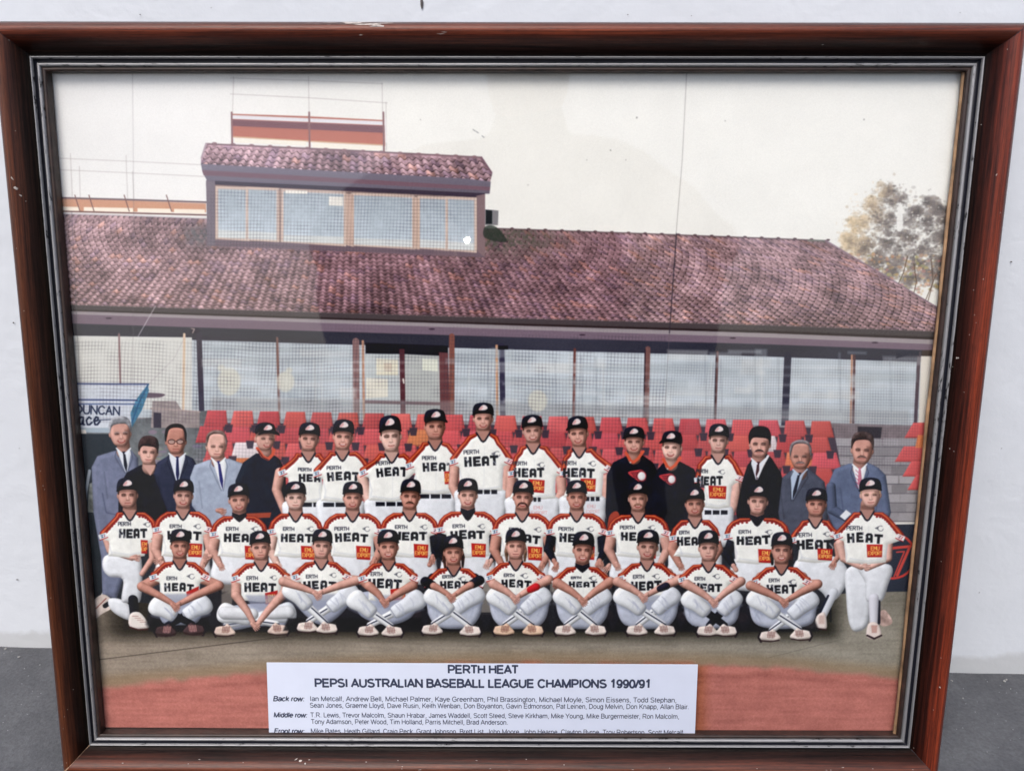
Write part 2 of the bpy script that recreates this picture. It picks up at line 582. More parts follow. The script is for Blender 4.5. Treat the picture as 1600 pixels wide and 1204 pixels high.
# people and shapes behind the glass
rg = np.random.default_rng(21)
for k in range(90):
    x, y = 330 + 1085 * rg.random(), 548 + 96 * rg.random()
    if 560 < x < 706:
        continue
    g_ = rg.random()
    c = (150 + 70 * g_, 162 + 58 * g_, 172 + 44 * g_)
    w_, h_ = 6 + 34 * rg.random(), 2 + 7 * rg.random()
    fill([(x - w_, y - h_), (x + w_, y - h_ + 1), (x + w_, y + h_ + 1), (x - w_, y + h_)], c, soft=5, alpha=.35)
for k in range(26):
    x = 335 + 1080 * rg.random()
    if 555 < x < 710:
        continue
    stroke([(x, 552 + 20 * rg.random()), (x + 2, 642)], 1.5 + 3 * rg.random(), (140, 146, 156) if rg.random() < .6 else (214, 216, 212), alpha=.35, soft=3)
fill([(330, 620), (1420, 640), (1420, 662), (330, 650)], (150, 150, 150), soft=9, alpha=.45)
for (x, y, rx, ry) in ((358, 596, 18, 22), (446, 596, 14, 16), (840, 626, 15, 17), (346, 575, 6, 5), (452, 578, 5, 4)):
    ell(x, y, rx, ry, (208, 206, 190), soft=5, alpha=.75)
for y0 in (562, 575, 590, 606, 622, 640):
    yy = y0 + (FX - 300) * .012
    m = np.exp(-((FY - yy) / 2.6) ** 2) * sstep(310, 330, FX) * (1 - sstep(1425, 1432, FX)) * (0.16 + .22 * N90)
    IMG += (np.array([220, 222, 220], np.float32) / 255 - IMG) * np.clip(m, 0, .5)[..., None] * ((IDB == 5) & (FY > 540))[..., None]
band([(60, 652), (300, 652), (1500, 668)], [(60, 660), (300, 658), (1500, 676)], (146, 142, 146))
fill([(778, 540), (794, 540), (794, 546), (778, 546)], (40, 36, 46))
fill([(298, 512), (311, 512), (311, 521), (298, 521)], (62, 58, 74)); stroke([(299, 513), (304, 514), (301, 520)], 1.3, (190, 170, 160))
# right end post and corner
fill([(1400, 560), (1426, 553), (1436, 556), (1436, 548), (1400, 548)], (60, 62, 78))
fill([(1439, 556), (1459, 556), (1455, 670), (1435, 670)], (214, 208, 198))
fill([(1459, 548), (1480, 548), (1470, 680), (1455, 670)], (130, 92, 74))
fill([(1440, 547), (1470, 547), (1470, 557), (1440, 556)], (78, 66, 66))

# ---- left: sign on a blue cage, dark recess
begin(6, 'printed_sign', None)
fill([(108, 655), (210, 655), (330, 640), (330, 840), (118, 840)], (112, 116, 120), fold=.12)
fill([(238, 626), (275, 626), (284, 640), (312, 642), (312, 668), (236, 668)], (150, 140, 140), fold=.08)
stroke([(236, 638), (312, 643)], 3, (176, 160, 156)); fill([(240, 644), (252, 645), (252, 668), (240, 668)], (72, 68, 82))
fill([(176, 612), (250, 614), (255, 619), (240, 621), (186, 620)], (110, 98, 112), smooth=True)
for k in range(36):
    a, b = 236 + 90 * RNG.random(), 672 + 60 * RNG.random()
    ell(a, b, 3 + 8 * RNG.random(), 1.5 + 2 * RNG.random(), (110 + 50 * RNG.random(), 108 + 44 * RNG.random(), 112 + 44 * RNG.random()), alpha=.5, soft=2)
fill([(112, 599), (231, 600), (216, 628), (206, 650), (205, 668), (112, 668)], (196, 203, 214), fold=.04)
fill([(231, 600), (233, 610), (222, 640), (206, 668), (204, 645), (212, 625)], (78, 124, 152), fold=.2)
fill([(112, 668), (176, 668), (176, 676), (112, 675)], (158, 172, 186))
stroke([(112, 599), (232, 600)], 2.4, (70, 82, 128)); stroke([(112, 624), (214, 625)], 2.6, (72, 84, 130)); stroke([(114, 631), (212, 631)], 2.2, (92, 106, 150))
stroke([(232, 600), (218, 627), (206, 660)], 2.4, (60, 102, 140))
for k in range(60):
    x, y = 114 + 98 * RNG.random(), 602 + 20 * RNG.random()
    stroke([(x, y), (x + 4 * RNG.random(), y + 3 * RNG.random() - 1.5)], .8, (150, 156, 170), alpha=.5)
GL = {'D': [[(0, 0), (0, 1)], [(0, 0), (.55, .05), (.9, .35), (.9, .65), (.55, .95), (0, 1)]], 'U': [[(0, 0), (0, .75), (.25, 1), (.7, 1), (.9, .75), (.9, 0)]],
      'N': [[(0, 1), (0, 0), (.9, 1), (.9, 0)]], 'C': [[(.9, .2), (.6, 0), (.25, .05), (0, .35), (0, .65), (.25, .95), (.6, 1), (.9, .82)]], 'A': [[(0, 1), (.45, 0), (.9, 1)], [(.18, .62), (.72, .62)]],
      'P': [[(0, 1), (0, 0), (.75, 0), (.9, .25), (.75, .52), (0, .52)]], 'E': [[(.85, 0), (0, 0), (0, 1), (.85, 1)], [(0, .5), (.7, .5)]],
      'R': [[(0, 1), (0, 0), (.75, 0), (.9, .25), (.75, .5), (0, .5)], [(.4, .5), (.9, 1)]], 'T': [[(0, 0), (.9, 0)], [(.45, 0), (.45, 1)]], 'H': [[(0, 0), (0, 1)], [(.9, 0), (.9, 1)], [(0, .5), (.9, .5)]],
      'M': [[(0, 1), (0, 0), (.45, .6), (.9, 0), (.9, 1)]], 'X': [[(0, 0), (.9, 1)], [(.9, 0), (0, 1)]], 'O': [[(.3, 0), (.6, 0), (.9, .3), (.9, .7), (.6, 1), (.3, 1), (0, .7), (0, .3), (.3, 0)]],
      'a': [[(.8, .35), (.4, .3), (.1, .6), (.2, .95), (.6, .95), (.8, .5), (.8, 1), (1, 1)]], 'c': [[(.8, .45), (.5, .3), (.1, .6), (.25, 1), (.6, 1), (.95, .8)]],
      'e': [[(.1, .7), (.7, .6), (.7, .35), (.4, .3), (.1, .6), (.25, 1), (.6, 1), (1, .7)]]}


def word(t, x, y, w, h, lw, col, ang=0.0, slant=0.0, **k):
    """a word of stroke letters: x, y the lower left end of its base line"""
    n = len(t); cw = w / n
    ca, sa = math.cos(ang), math.sin(ang)
    for i, ch in enumerate(t):
        for st in GL.get(ch, []):
            pts = []
            for (a, b) in st:
                u = (i + a * .86) * cw + slant * (1 - b) * h
                v = -(1 - b) * h
                pts.append((x + u * ca - v * sa, y + u * sa + v * ca))
            stroke(pts, lw, col, **k)


word('DUNCAN', 119, 645, 70, 12.5, 2.3, (48, 56, 84), ang=.045)
word('ace', 122, 663, 36, 17, 2.9, (44, 52, 78)); stroke([(150, 656), (176, 655)], 1.4, (52, 60, 84))
fill([(119, 671), (134, 671), (135, 677), (119, 677)], (226, 216, 206))
fill([(112, 677), (200, 678), (200, 840), (124, 1000), (118, 1000)], (52, 58, 66), grad=(0, -.15))
stroke([(140, 735), (134, 770), (132, 800)], 5, (150, 158, 170)); fill([(140, 755), (152, 750), (156, 800), (136, 800)], (120, 124, 122), fold=.25)

# ---- steps at the right
begin(7, 'printed_terrace', None)
fill([(1290, 660), (1450, 664), (1440, 815), (1290, 815)], (142, 138, 142), fold=.10)
fill([(1296, 662), (1440, 666), (1438, 686), (1300, 686)], (128, 118, 122), fold=.08)
fill([(1340, 666), (1378, 667), (1376, 686), (1340, 686)], (66, 62, 70))
for r in range(9):
    y = 684 + r * 14.6
    for c in range(8):
        x = 1300 + c * 26 + (13 if r % 2 else 0) + RNG.random() * 4
        if x > 1440:
            continue
        g = 122 + 34 * RNG.random() if r % 2 else 138 + 30 * RNG.random()
        fill([(x, y), (x + 24, y + .4), (x + 24, y + 12.6), (x, y + 12.4)], (g, g - 3, g + 1), alpha=.85)
    stroke([(1290, y + 13), (1440, y + 13.6)], 1.3, (84, 80, 90), alpha=.7)
stroke([(1388, 816), (1440, 817)], 2.2, (206, 200, 196))

# ---- red seats
begin(8, 'printed_stand', None)
SR = (206, 96, 97)
sid = [100]


def seat(x, y, w, h, col=SR, lean=0.0, flare=.16):
    begin(sid[0], 'printed_seat', None); sid[0] += 1
    f = w * flare
    fill([(x - w / 2 + lean, y), (x + w / 2 + lean, y), (x + w / 2 + f, y + h), (x - w / 2 - f, y + h)], col, soft=1.5, grad=(-.03, -.05), rim=.18, rimw=6)
fill([(346, 660), (1302, 668), (1312, 720), (1330, 850), (290, 850), (300, 760)], (84, 74, 86))
for r in range(6):
    y = 641 + r * 24.5
    n = 25
    for k in range(n):
        x = 337 + k * 41.2 + (r % 2) * -11 + r * 3
        yy = y + (x - 337) * .0175
        if x < 318 - r * 6 or x > 1300 + r * 9:
            continue
        c = SR
        if (r, k) in ((2, 1), (1, 21), (4, 3)):
            c = (226, 222, 214)
        elif (r, k) in ((3, 1), (1, 8), (2, 22), (4, 6)):
            c = (220, 128, 92)
        v = 0.90 + .17 * RNG.random(); c = (c[0], c[1] * (.95 + .12 * RNG.random()), c[2] * (.97 + .1 * RNG.random()))
        seat(x, yy, (29 if r == 0 else 36), 26, tuple(q * v for q in c), lean=(x - 800) * -.004)
for r in range(5):
    y = 641 + (r + 1) * 24.5
    for k in range(25):
        x = 337 + (k + .5) * 41.2 + (r % 2) * -11 + r * 3
        yy = y + (x - 337) * .0175 - 3
        if 322 - r * 6 < x < 1290 + r * 9:
            fill([(x - 6.5, yy), (x + 6.5, yy), (x + 4.5, yy + 12.5), (x - 4.5, yy + 12.5)], (70, 64, 78), soft=1.6, alpha=.92, ident=False)
            stroke([(x - 6, yy), (x + 6, yy)], 1.2, (150, 92, 96), alpha=.5, ident=False)
for (x, y) in ((1440, 660), (1425, 697), (1437, 720), (1445, 741)):
    seat(x, y, 34, 24, lean=4, flare=.3)
fill([(1434, 679), (1460, 680), (1458, 700), (1430, 699)], (222, 130, 88))

# ---- dugout wall / banner, bench and field
begin(9, 'printed_field', None)
fill([(1290, 820), (1460, 818), (1450, 940), (1290, 940)], (58, 62, 76))
fill([(200, 800), (1340, 815), (1335, 1000), (160, 990)], (56, 58, 66), grad=(0, -.05), fold=.1)
t = np.linspace(0, 2 * np.pi, 30)
stroke([(1394 + 36 * math.cos(a), 868 + 35 * math.sin(a)) for a in t], 4.2, (190, 72, 68))
stroke([(1392, 856), (1422, 853), (1402, 898)], 5, (196, 78, 72)); stroke([(1401, 862), (1413, 861), (1397, 900)], 2.5, (196, 78, 72))
gy = piece([(60, 935), (160, 935), (420, 960), (700, 955), (1100, 960), (1330, 925), (1500, 922)], FX, None)
m = np.clip(FY - gy + .5, 0, 1)
gl = piece([(100, 0), (900, .6), (1500, 1)], FX, None)
col = (np.array([150, 138, 126], np.float32) * (1 - gl[..., None]) + np.array([142, 138, 128], np.float32) * gl[..., None]) / 255
col = col * (1 + .03 * N26 + .035 * N90 + .045 * vnoise(60, 51, 5) + .035 * N2 + .03 * N4)[..., None]
IMG += (col - IMG) * m[..., None]
IDB[m > .5] = 9
sh = sstep(1012, 982, FY) * m * sstep(130, 200, FX) * (1 - sstep(1290, 1330, FX))
IMG *= (1 - .60 * sh)[..., None]
sh = sstep(1000, 940, FY) * m * sstep(1290, 1330, FX)
IMG *= (1 - .10 * sh)[..., None]
stroke([(145, 1031), (300, 1012), (470, 991)], 1.5, (70, 62, 60), alpha=.75)
stroke([(1200, 1027), (1320, 997)], 1.2, (100, 98, 92), alpha=.5)
dirt = piece([(60, 1080), (155, 1072), (260, 1062), (400, 1050), (560, 1040), (800, 1034), (1090, 1036), (1240, 1042), (1320, 1050), (1410, 1057), (1500, 1066)], FX, None)
m = sstep(-7, 7, FY - dirt + 3 * N26)
dm = sstep(0, 130, FX - 400) * (1 - sstep(1090, 1115, FX))
col = (np.array([184, 118, 110], np.float32) * (1 - dm[..., None]) + np.array([172, 106, 84], np.float32) * dm[..., None]) / 255
col = col * (1 + .03 * N26 + .045 * vnoise(80, 52, 6) + .035 * N2 + .03 * N4 - .07 * np.exp(-((FY - dirt - 16 - 4 * N90) / 5) ** 2))[..., None]
IMG += (col - IMG) * m[..., None]
m2 = sstep(-26, -4, FY - dirt) * (1 - m) * .5
IMG += (np.array([150, 122, 92], np.float32) / 255 - IMG) * m2[..., None]

# ---- backstop netting in front of building and seats
begin(None, '', None); CUR[0] = None
def net(x0, x1, y0, y1, px, py, amt, warp=0):
    w = 1.5 * N90 + warp * np.sin(FX / 90) * 3
    gx = np.abs(((FX + w + (FY - 500) * .03) / px) % 1 - .5) * px
    gyy = np.abs(((FY + w - FX * .02) / py) % 1 - .5) * py
    l = np.maximum(np.exp(-(gx / .62) ** 2), np.exp(-(gyy / .62) ** 2)) + .5 * np.exp(-(gx / 1.1) ** 2) * np.exp(-(gyy / 1.1) ** 2)
    r = sstep(x0, x0 + 8, FX) * (1 - sstep(x1 - 8, x1, FX)) * sstep(y0, y0 + 8, FY) * (1 - sstep(y1 - 10, y1, FY))
    a = np.clip(l * r * amt * (0.75 + .5 * N26), 0, 1)
    IMG[:] += (np.array([70, 66, 78], np.float32) / 255 - IMG) * a[..., None]
net(320, 750, 292, 400, 5.2, 5.4, .30)
net(300, 1045, 520, 760, 5.2, 5.5, .36, 1)
net(105, 312, 528, 665, 5.2, 5.6, .30, 1)
net(1040, 1440, 545, 740, 4.2, 4.4, .22)
net(480, 1045, 395, 525, 5.6, 5.8, .10)
stroke([(1073, 112), (1066, 250), (1056, 370), (1046, 520), (1035, 700)], 1.2, (110, 102, 104), alpha=.5, ident=False)
stroke([(1057, 365), (1046, 520)], 1.8, (54, 48, 62), alpha=.7, ident=False)
stroke([(207, 112), (209, 330), (208, 520), (207, 600)], 1.2, (120, 112, 118), alpha=.35, ident=False)
stroke([(112, 330), (120, 500), (127, 640)], 1.1, (80, 74, 86), alpha=.5, ident=False)
for (x, y, r) in ((995, 184, 1.8), (954, 235, 1.4), (917, 250, 1), (978, 250, 1), (1133, 189, 1.1), (1350, 187, 1.5), (657, 187, 1), (825, 289, 1)):
    ell(x, y, r * .8, r * .9, (110, 106, 106), alpha=.7, ident=False)
for (x, y) in ((741, 204), (746, 207), (755, 214)):
    stroke([(x - 2, y - 1.5), (x + 1.5, y + 1)], 1.1, (90, 90, 96), alpha=.8, ident=False)
# ---------------------------------------------------------------- the printed people
SK = [(214, 167, 155), (203, 153, 141), (188, 135, 122), (224, 181, 169), (176, 126, 113)]
NAVY = (40, 42, 56)
WHT = (232, 233, 228)
PANT = (212, 216, 224)
pid = [300]


def person(label):
    begin(pid[0], 'printed_person', label)
    pid[0] += 1


def dk(c, f):
    return tuple(v * f for v in c)


def face(cx, top, chin, w, skin=0, cap=True, look=0.0, smile=0, must=0, hair=(58, 44, 40), style='short', glasses=False, beard=0, shadow=.30, capc=NAVY, long=0):
    rf_ = np.random.default_rng(int(cx * 7 + top))
    sf = .95 + .09 * rf_.random(); sh_ = rf_.random() * .04 - .02
    sk = (SK[skin][0] * sf, SK[skin][1] * sf * (1 + sh_), SK[skin][2] * sf * (1 + 1.4 * sh_))
    w = w * (.97 + .07 * rf_.random()); jw = .93 + .12 * rf_.random(); TILT[0] = (cx, chin, (rf_.random() - .5) * .13 + look * .05)
    if cap and not smile and not must and rf_.random() < .45:
        smile = 1
    H = chin - top
    u = H / 43.0
    X = lambda f: cx + f * w
    Y = lambda f: top + f * H
    lx = look * w * .12
    if long:
        for s in (-1, 1):
            stroke([(X(.46 * s), Y(.45)), (X(.54 * s), Y(.75)), (X(.50 * s), chin + long * u)], [4 * u, 6 * u, 3.5 * u], hair, fold=.5, shade=.3)
    # ears
    for s in (-1, 1):
        ell(X(.50 * s) - lx * .3, Y(.60), 2.1 * u, 4.2 * u, dk(sk, .92 if s < 0 else .82), rim=.4, rimw=3)
    # head
    a0 = .34 if cap else .16
    w = w * 1.03
    fill([(X(-.46), Y(a0)), (X(-.49), Y(.56)), (X(-.455 * jw), Y(.76)), (X(-.31 * jw), Y(.94)), (X(-.12), Y(1.0)), (X(.12), Y(1.0)), (X(.31 * jw), Y(.94)), (X(.455 * jw), Y(.76)), (X(.49), Y(.56)), (X(.46), Y(a0)), (cx, Y(a0 - .08))],
         sk, smooth=True, rim=.55, rimw=9 * u, fold=.07)
    # cheek shade on the right of the face, below the lower lip and the nose
    fill([(X(.20), Y(.45)), (X(.50), Y(.45)), (X(.46), Y(.76)), (X(.22), Y(.97)), (X(.28), Y(.75))], dk(sk, .52), soft=5, alpha=.62)
    fill([(X(-.2), Y(.97)), (cx, Y(.90)), (X(.2), Y(.97)), (cx, Y(1.02))], dk(sk, .8), soft=3, alpha=.4)
    ell(X(-.24) + lx, Y(.70), 3 * u, 2.4 * u, (232, 176, 158), soft=4, alpha=.35)
    ell(X(.20) + lx, Y(.70), 2.6 * u, 2.2 * u, (224, 160, 142), soft=4, alpha=.25)
    # eyes and brows
    for s in (-1, 1):
        ex = X(.205 * s) + lx
        ell(ex, Y(.575), 3.6 * u, 2.2 * u, dk(sk, .50), soft=3.2, alpha=.70)
        stroke([(ex - 2.9 * u, Y(.545) + (.4 if s < 0 else 0)), (ex, Y(.528)), (ex + 2.9 * u, Y(.545))], 1.3 * u, dk(hair, .9), alpha=.62)
        stroke([(ex - 2.3 * u, Y(.592)), (ex, Y(.585)), (ex + 2.3 * u, Y(.592))], 1.25 * u, (52, 38, 38), alpha=.72)
        ell(ex - .9 * u, Y(.588), .5 * u, .4 * u, (220, 214, 214), alpha=.5)
    # nose
    stroke([(X(.03) + lx, Y(.57)), (X(.06) + lx, Y(.70))], 1.7 * u, dk(sk, .74), alpha=.45, soft=2)
    stroke([(X(-.01) + lx, Y(.60)), (X(.0) + lx, Y(.70))], 1.8 * u, (236, 196, 178), alpha=.6, soft=1.8)
    stroke([(X(-.08) + lx, Y(.735)), (X(.0) + lx, Y(.75)), (X(.09) + lx, Y(.735))], 1.2 * u, dk(sk, .52), alpha=.65)
    # mouth
    my = Y(.835)
    if smile:
        fill([(X(-.20) + lx, my - 1.4 * u), (X(0) + lx, my - .9 * u), (X(.20) + lx, my - 1.4 * u), (X(.10) + lx, my + 1.9 * u), (X(-.10) + lx, my + 1.9 * u)], (150, 72, 70), smooth=True)
        stroke([(X(-.11) + lx, my - .3 * u), (X(0) + lx, my + .2 * u), (X(.11) + lx, my - .3 * u)], (1.5 if smile > 1 else 1.0) * u, (230, 216, 208))
        for s in (-1, 1):
            stroke([(X(.13 * s) + lx, Y(.74)), (X(.24 * s) + lx, Y(.84))], .9 * u, dk(sk, .66), alpha=.5)
    else:
        stroke([(X(-.15) + lx, my), (X(0) + lx, my + .3 * u), (X(.15) + lx, my)], 1.2 * u, (134, 74, 72), alpha=.85)
        stroke([(X(-.09) + lx, my + 1.7 * u), (X(.09) + lx, my + 1.7 * u)], 1.3 * u, (208, 142, 132), alpha=.6)
        stroke([(X(-.08) + lx, my + 3.1 * u), (X(.08) + lx, my + 3.1 * u)], 1.1 * u, dk(sk, .72), alpha=.5)
    if must:
        fill([(X(-.25) + lx, my + .4 * u), (X(-.16) + lx, my - 2.9 * u), (X(0) + lx, my - 3.5 * u), (X(.16) + lx, my - 2.9 * u), (X(.25) + lx, my + .4 * u), (X(.13) + lx, my - 1.1 * u), (X(-.13) + lx, my - 1.1 * u)],
             dk(hair, 1.0), smooth=True, fold=.2, alpha=.6 + .35 * min(must, 1))
        if must > 1:
            for s in (-1, 1):
                stroke([(X(.2 * s) + lx, my - 1.2 * u), (X(.25 * s) + lx, my + 1.8 * u)], 1.8 * u, hair)
    if beard:
        fill([(X(-.44), Y(.68)), (X(-.24), Y(.86)), (cx, Y(.92)), (X(.24), Y(.86)), (X(.44), Y(.68)), (X(.26), Y(.96)), (cx, Y(1.0)), (X(-.26), Y(.96))], (120, 92, 84), soft=3, alpha=.3 * beard)
    if glasses:
        for s in (-1, 1):
            ex = X(.22 * s) + lx
            t = np.linspace(0, 2 * math.pi, 12)
            ell(ex, Y(.59), 4.4 * u, 2.9 * u, (214, 190, 184), alpha=.55)
            stroke([(ex + 5.0 * u * math.cos(a), Y(.59) + 3.3 * u * math.sin(a)) for a in t], 1.2 * u, (66, 44, 46))
        stroke([(X(-.03) + lx, Y(.58)), (X(.03) + lx, Y(.58))], 1 * u, (60, 44, 44))
    if cap:
        # side hair
        for s in (-1, 1):
            stroke([(X(.47 * s), Y(.38)), (X(.475 * s), Y(.54))], [3.4 * u, 1.8 * u], hair, alpha=.9)
        fill([(X(-.46), Y(.36)), (X(.46), Y(.36)), (X(.47), Y(.50)), (cx + lx, Y(.46)), (X(-.47), Y(.50))], dk(sk, .45), soft=5 * u, alpha=min(.95, shadow * 2.7))
        fill([(X(-.53), Y(.42)), (X(-.54), Y(.22)), (X(-.40), Y(.05)), (cx, Y(-.01)), (X(.40), Y(.05)), (X(.54), Y(.22)), (X(.53), Y(.42)), (X(.25), Y(.33)), (X(-.25), Y(.33))], capc, smooth=True, rim=.55, rimw=9 * u, fold=.10)
        b = look * w * .22
        fill([(X(-.53) + b, Y(.37)), (X(-.30) + b, Y(.285)), (X(.30) + b, Y(.285)), (X(.53) + b, Y(.37)), (X(.56) + b, Y(.455)), (X(.30) + b, Y(.40)), (X(.0) + b, Y(.385)), (X(-.30) + b, Y(.40)), (X(-.56) + b, Y(.455))],
             dk(capc, .78), smooth=True, rim=.3, rimw=4)
        stroke([(X(-.45) + b, Y(.325)), (X(0) + b, Y(.27)), (X(.45) + b, Y(.325))], .8 * u, dk(capc, 1.5), alpha=.45)
        ox = look * w * .15
        fill([(X(-.24) + ox, Y(.255)), (X(-.10) + ox, Y(.12)), (X(.06) + ox, Y(.075)), (X(.21) + ox, Y(.14)), (X(.22) + ox, Y(.22)), (X(.08) + ox, Y(.265)), (X(-.08) + ox, Y(.27))], (222, 206, 206), smooth=True)
        stroke([(X(-.20) + ox, Y(.245)), (X(-.04) + ox, Y(.13))], .9 * u, (206, 92, 92), alpha=.9)
        stroke([(X(-.13) + ox, Y(.25)), (X(-.02) + ox, Y(.17))], .8 * u, (214, 110, 106), alpha=.8)
    if not cap:
        if style == 'short':
            fill([(X(-.52), Y(.56)), (X(-.55), Y(.30)), (X(-.42), Y(.08)), (X(-.05), Y(-.01)), (X(.38), Y(.06)), (X(.54), Y(.28)), (X(.51), Y(.56)), (X(.44), Y(.40)), (X(.30), Y(.27)), (cx, Y(.25)), (X(-.32), Y(.29)), (X(-.44), Y(.40))],
                 hair, smooth=True, rim=.35, rimw=7, fold=.35)
        elif style == 'fringe':
            fill([(X(-.52), Y(.58)), (X(-.57), Y(.30)), (X(-.40), Y(.06)), (X(0), Y(-.02)), (X(.40), Y(.05)), (X(.56), Y(.30)), (X(.51), Y(.62)), (X(.44), Y(.44)), (X(.28), Y(.38)), (cx, Y(.36)), (X(-.30), Y(.36)), (X(-.44), Y(.44))],
                 hair, smooth=True, rim=.4, rimw=7, fold=.30)
        elif style == 'receding':
            fill([(X(-.52), Y(.60)), (X(-.56), Y(.34)), (X(-.44), Y(.10)), (X(-.05), Y(-.01)), (X(.36), Y(.05)), (X(.54), Y(.30)), (X(.51), Y(.60)), (X(.45), Y(.42)), (X(.36), Y(.18)), (cx, Y(.12)), (X(-.32), Y(.18)), (X(-.44), Y(.40))],
                 hair, smooth=True, rim=.35, rimw=7, fold=.35)
    TILT[0] = None


def neck_(cx, chin, skin=1, w=24.5, drop=13, dx=0.0):
    stroke([(cx + dx, chin - 7), (cx, chin + drop)], [w * .92, w * 1.08], dk(SK[skin], .80), shade=.40)
    ell(cx + dx, chin - 2, w * .42, 4.5, dk(SK[skin], .52), soft=5, alpha=.65)


def rects(shapes, x, y, w, h, ca, sa, col, ident=True, alpha=1.0):
    for r in shapes:
        pts = [(r[0], r[1]), (r[2], r[1]), (r[2], r[3]), (r[0], r[3])] if len(r) == 4 else r
        out = []
        for (a, b) in pts:
            u, v = a * w, (b - 1) * h
            out.append((x + u * ca - v * sa, y + u * sa + v * ca))
        fill(out, col, soft=1.0, alpha=alpha)


BL = {'H': [(0, 0, .36, 1), (.64, 0, 1, 1), (.3, .36, .7, .62)],
      'E': [(0, .04, .38, 1), (.1, 0, 1, .27), (.3, .39, .88, .62), (.1, .74, 1, 1)],
      'A': [[(0, 1), (0, .2), (.22, 0), (.78, 0), (1, .2), (1, 1), (.66, 1), (.66, .78), (.36, .78), (.36, 1)]],
      'T': [(-.06, 0, 1.06, .27), (.33, 0, .70, 1)]}


def heat(x, y, w, h, ang=0.0, n=4, skip=0, col=(34, 36, 50), perth=True, pskip=0):
    """HEAT in slab letters, lower left corner of the whole word at x, y; PERTH small above its left half"""
    rh = np.random.default_rng(int(x * 3 + y))
    ang = ang + (rh.random() - .5) * .07; w = w * (.96 + .07 * rh.random())
    ca, sa = math.cos(ang), math.sin(ang)
    cw = w / 4
    bow = (rh.random() - .35) * 2.4
    for i, ch in enumerate('HEAT'[:n]):
        if i < skip:
            continue
        xx, yy = x + i * cw * ca, y + i * cw * sa + bow * ((i - 1.5) ** 2 - 1.2) * .5
        aa = ang + bow * (i - 1.5) * .035
        rects(BL[ch], xx, yy, cw * (.80 + .09 * rh.random()), h * (.93 + .10 * rh.random()), math.cos(aa), math.sin(aa), col)
        if ch == 'A':
            fill([(xx + cw * .33, yy - h * .70), (xx + cw * .54, yy - h * .70), (xx + cw * .54, yy - h * .46), (xx + cw * .33, yy - h * .46)], WHT)
    for q in range(2):
        fx = x + w * rh.random(); fy = y - h * (.2 + .6 * rh.random())
        stroke([(fx - 5, fy - 6), (fx, fy), (fx + 3 - 6 * rh.random(), fy + 8)], 1.2 + 1.2 * rh.random(), (208, 210, 212), alpha=.55, soft=1.8)
    if perth:
        word('PERTH'[pskip:], x - 1 * ca + pskip * 4.6, y - h - 4.4, w * .44 * (5 - pskip) / 5, h * .36, 1.25, (54, 56, 70), ang=ang)


def comet(x, y, s=1.0, big=False, flip=1):
    t = np.linspace(0.9, 2 * np.pi - 0.6, 16)
    if big:
        fill([(x - 20 * s, y - 5 * s), (x - 6 * s, y - 9 * s), (x + 3 * s, y - 9 * s), (x + 9 * s, y - 3 * s), (x + 8 * s, y + 6 * s), (x, y + 10 * s), (x - 7 * s, y + 6 * s)], (196, 74, 80), smooth=True)
        for k in range(4):
            stroke([(x - 15 * s + k * 1.5, y - 5 * s + k * 2.6), (x - 5 * s, y - 5 * s + k * 2.8)], .9, (38, 40, 54))
        ell(x + 1.5 * s, y + .2, 8 * s, 8.6 * s, (40, 42, 56)); ell(x + 1.5 * s, y + .2, 7.2 * s, 7.8 * s, (196, 74, 80)); ell(x + 1.5 * s, y + .4, 6.0 * s, 6.6 * s, (224, 224, 226), rim=.15)
        return
    ts = np.linspace(-.9 + math.pi * .35, 2 * math.pi - .9, 14)
    stroke([(x + 3.9 * s * math.cos(a), y + 3.9 * s * math.sin(a)) for a in ts], 1.0 * s, (92, 94, 106))
    fill([(x - 9 * s, y - .5), (x - 3 * s, y - 3.4 * s), (x - 3.6 * s, y + 2.4 * s)], (96, 98, 108), alpha=.9)


def sponsor(x0, y0, x1, y1, sl=.03, cut0=0, txt=True):
    h = y1 - y0
    fill([(x0, y0), (x1, y0 + sl * 30), (x1 - 1, y1 + sl * 30), (x0 + 1, y1)], (178, 48, 48), rim=.1, fold=.05)
    if txt:
        w = x1 - x0
        Y_ = (236, 190, 96)
        if w > 17:
            word('EMU', x0 + w * .28, y0 + h * .44, w * .55, h * .27, 1.25, Y_, ang=sl)
            word('EXPORT', x0 + w * .10, y0 + h * .82, w * .88, h * .27, 1.1, Y_, ang=sl)
        else:
            word('EMU'[:2], x0 + w * .2, y0 + h * .44, w * .7, h * .26, 1.1, Y_, ang=sl)
            word('EXP', x0 + w * .1, y0 + h * .80, w * .85, h * .25, 1.0, Y_, ang=sl)


def badge(x, y, ang=0.0, left=True, s=1.0):
    ca, sa = math.cos(ang), math.sin(ang)
    q = lambda a, b: (x + (a * ca - b * sa) * s, y + (a * sa + b * ca) * s)
    fill([q(-7, -4.2), q(7, -4.2), q(7, 4.2), q(-7, 4.2)], (226, 228, 232))
    c = (60, 128, 170) if left else (206, 84, 88)
    stroke([q(-4, -2), q(4, -2)], 1.1, c); stroke([q(-4, 1.6), q(3, 1.6)], 1.1, c); stroke([q(-1, -2), q(-2, 2)], 1.2, (52, 62, 88)); stroke([q(3, -1), q(2, 2)], 1.1, (190, 64, 72))
    stroke([q(-7, 4.6), q(7, 4.6)], 1.5, (170, 50, 52))


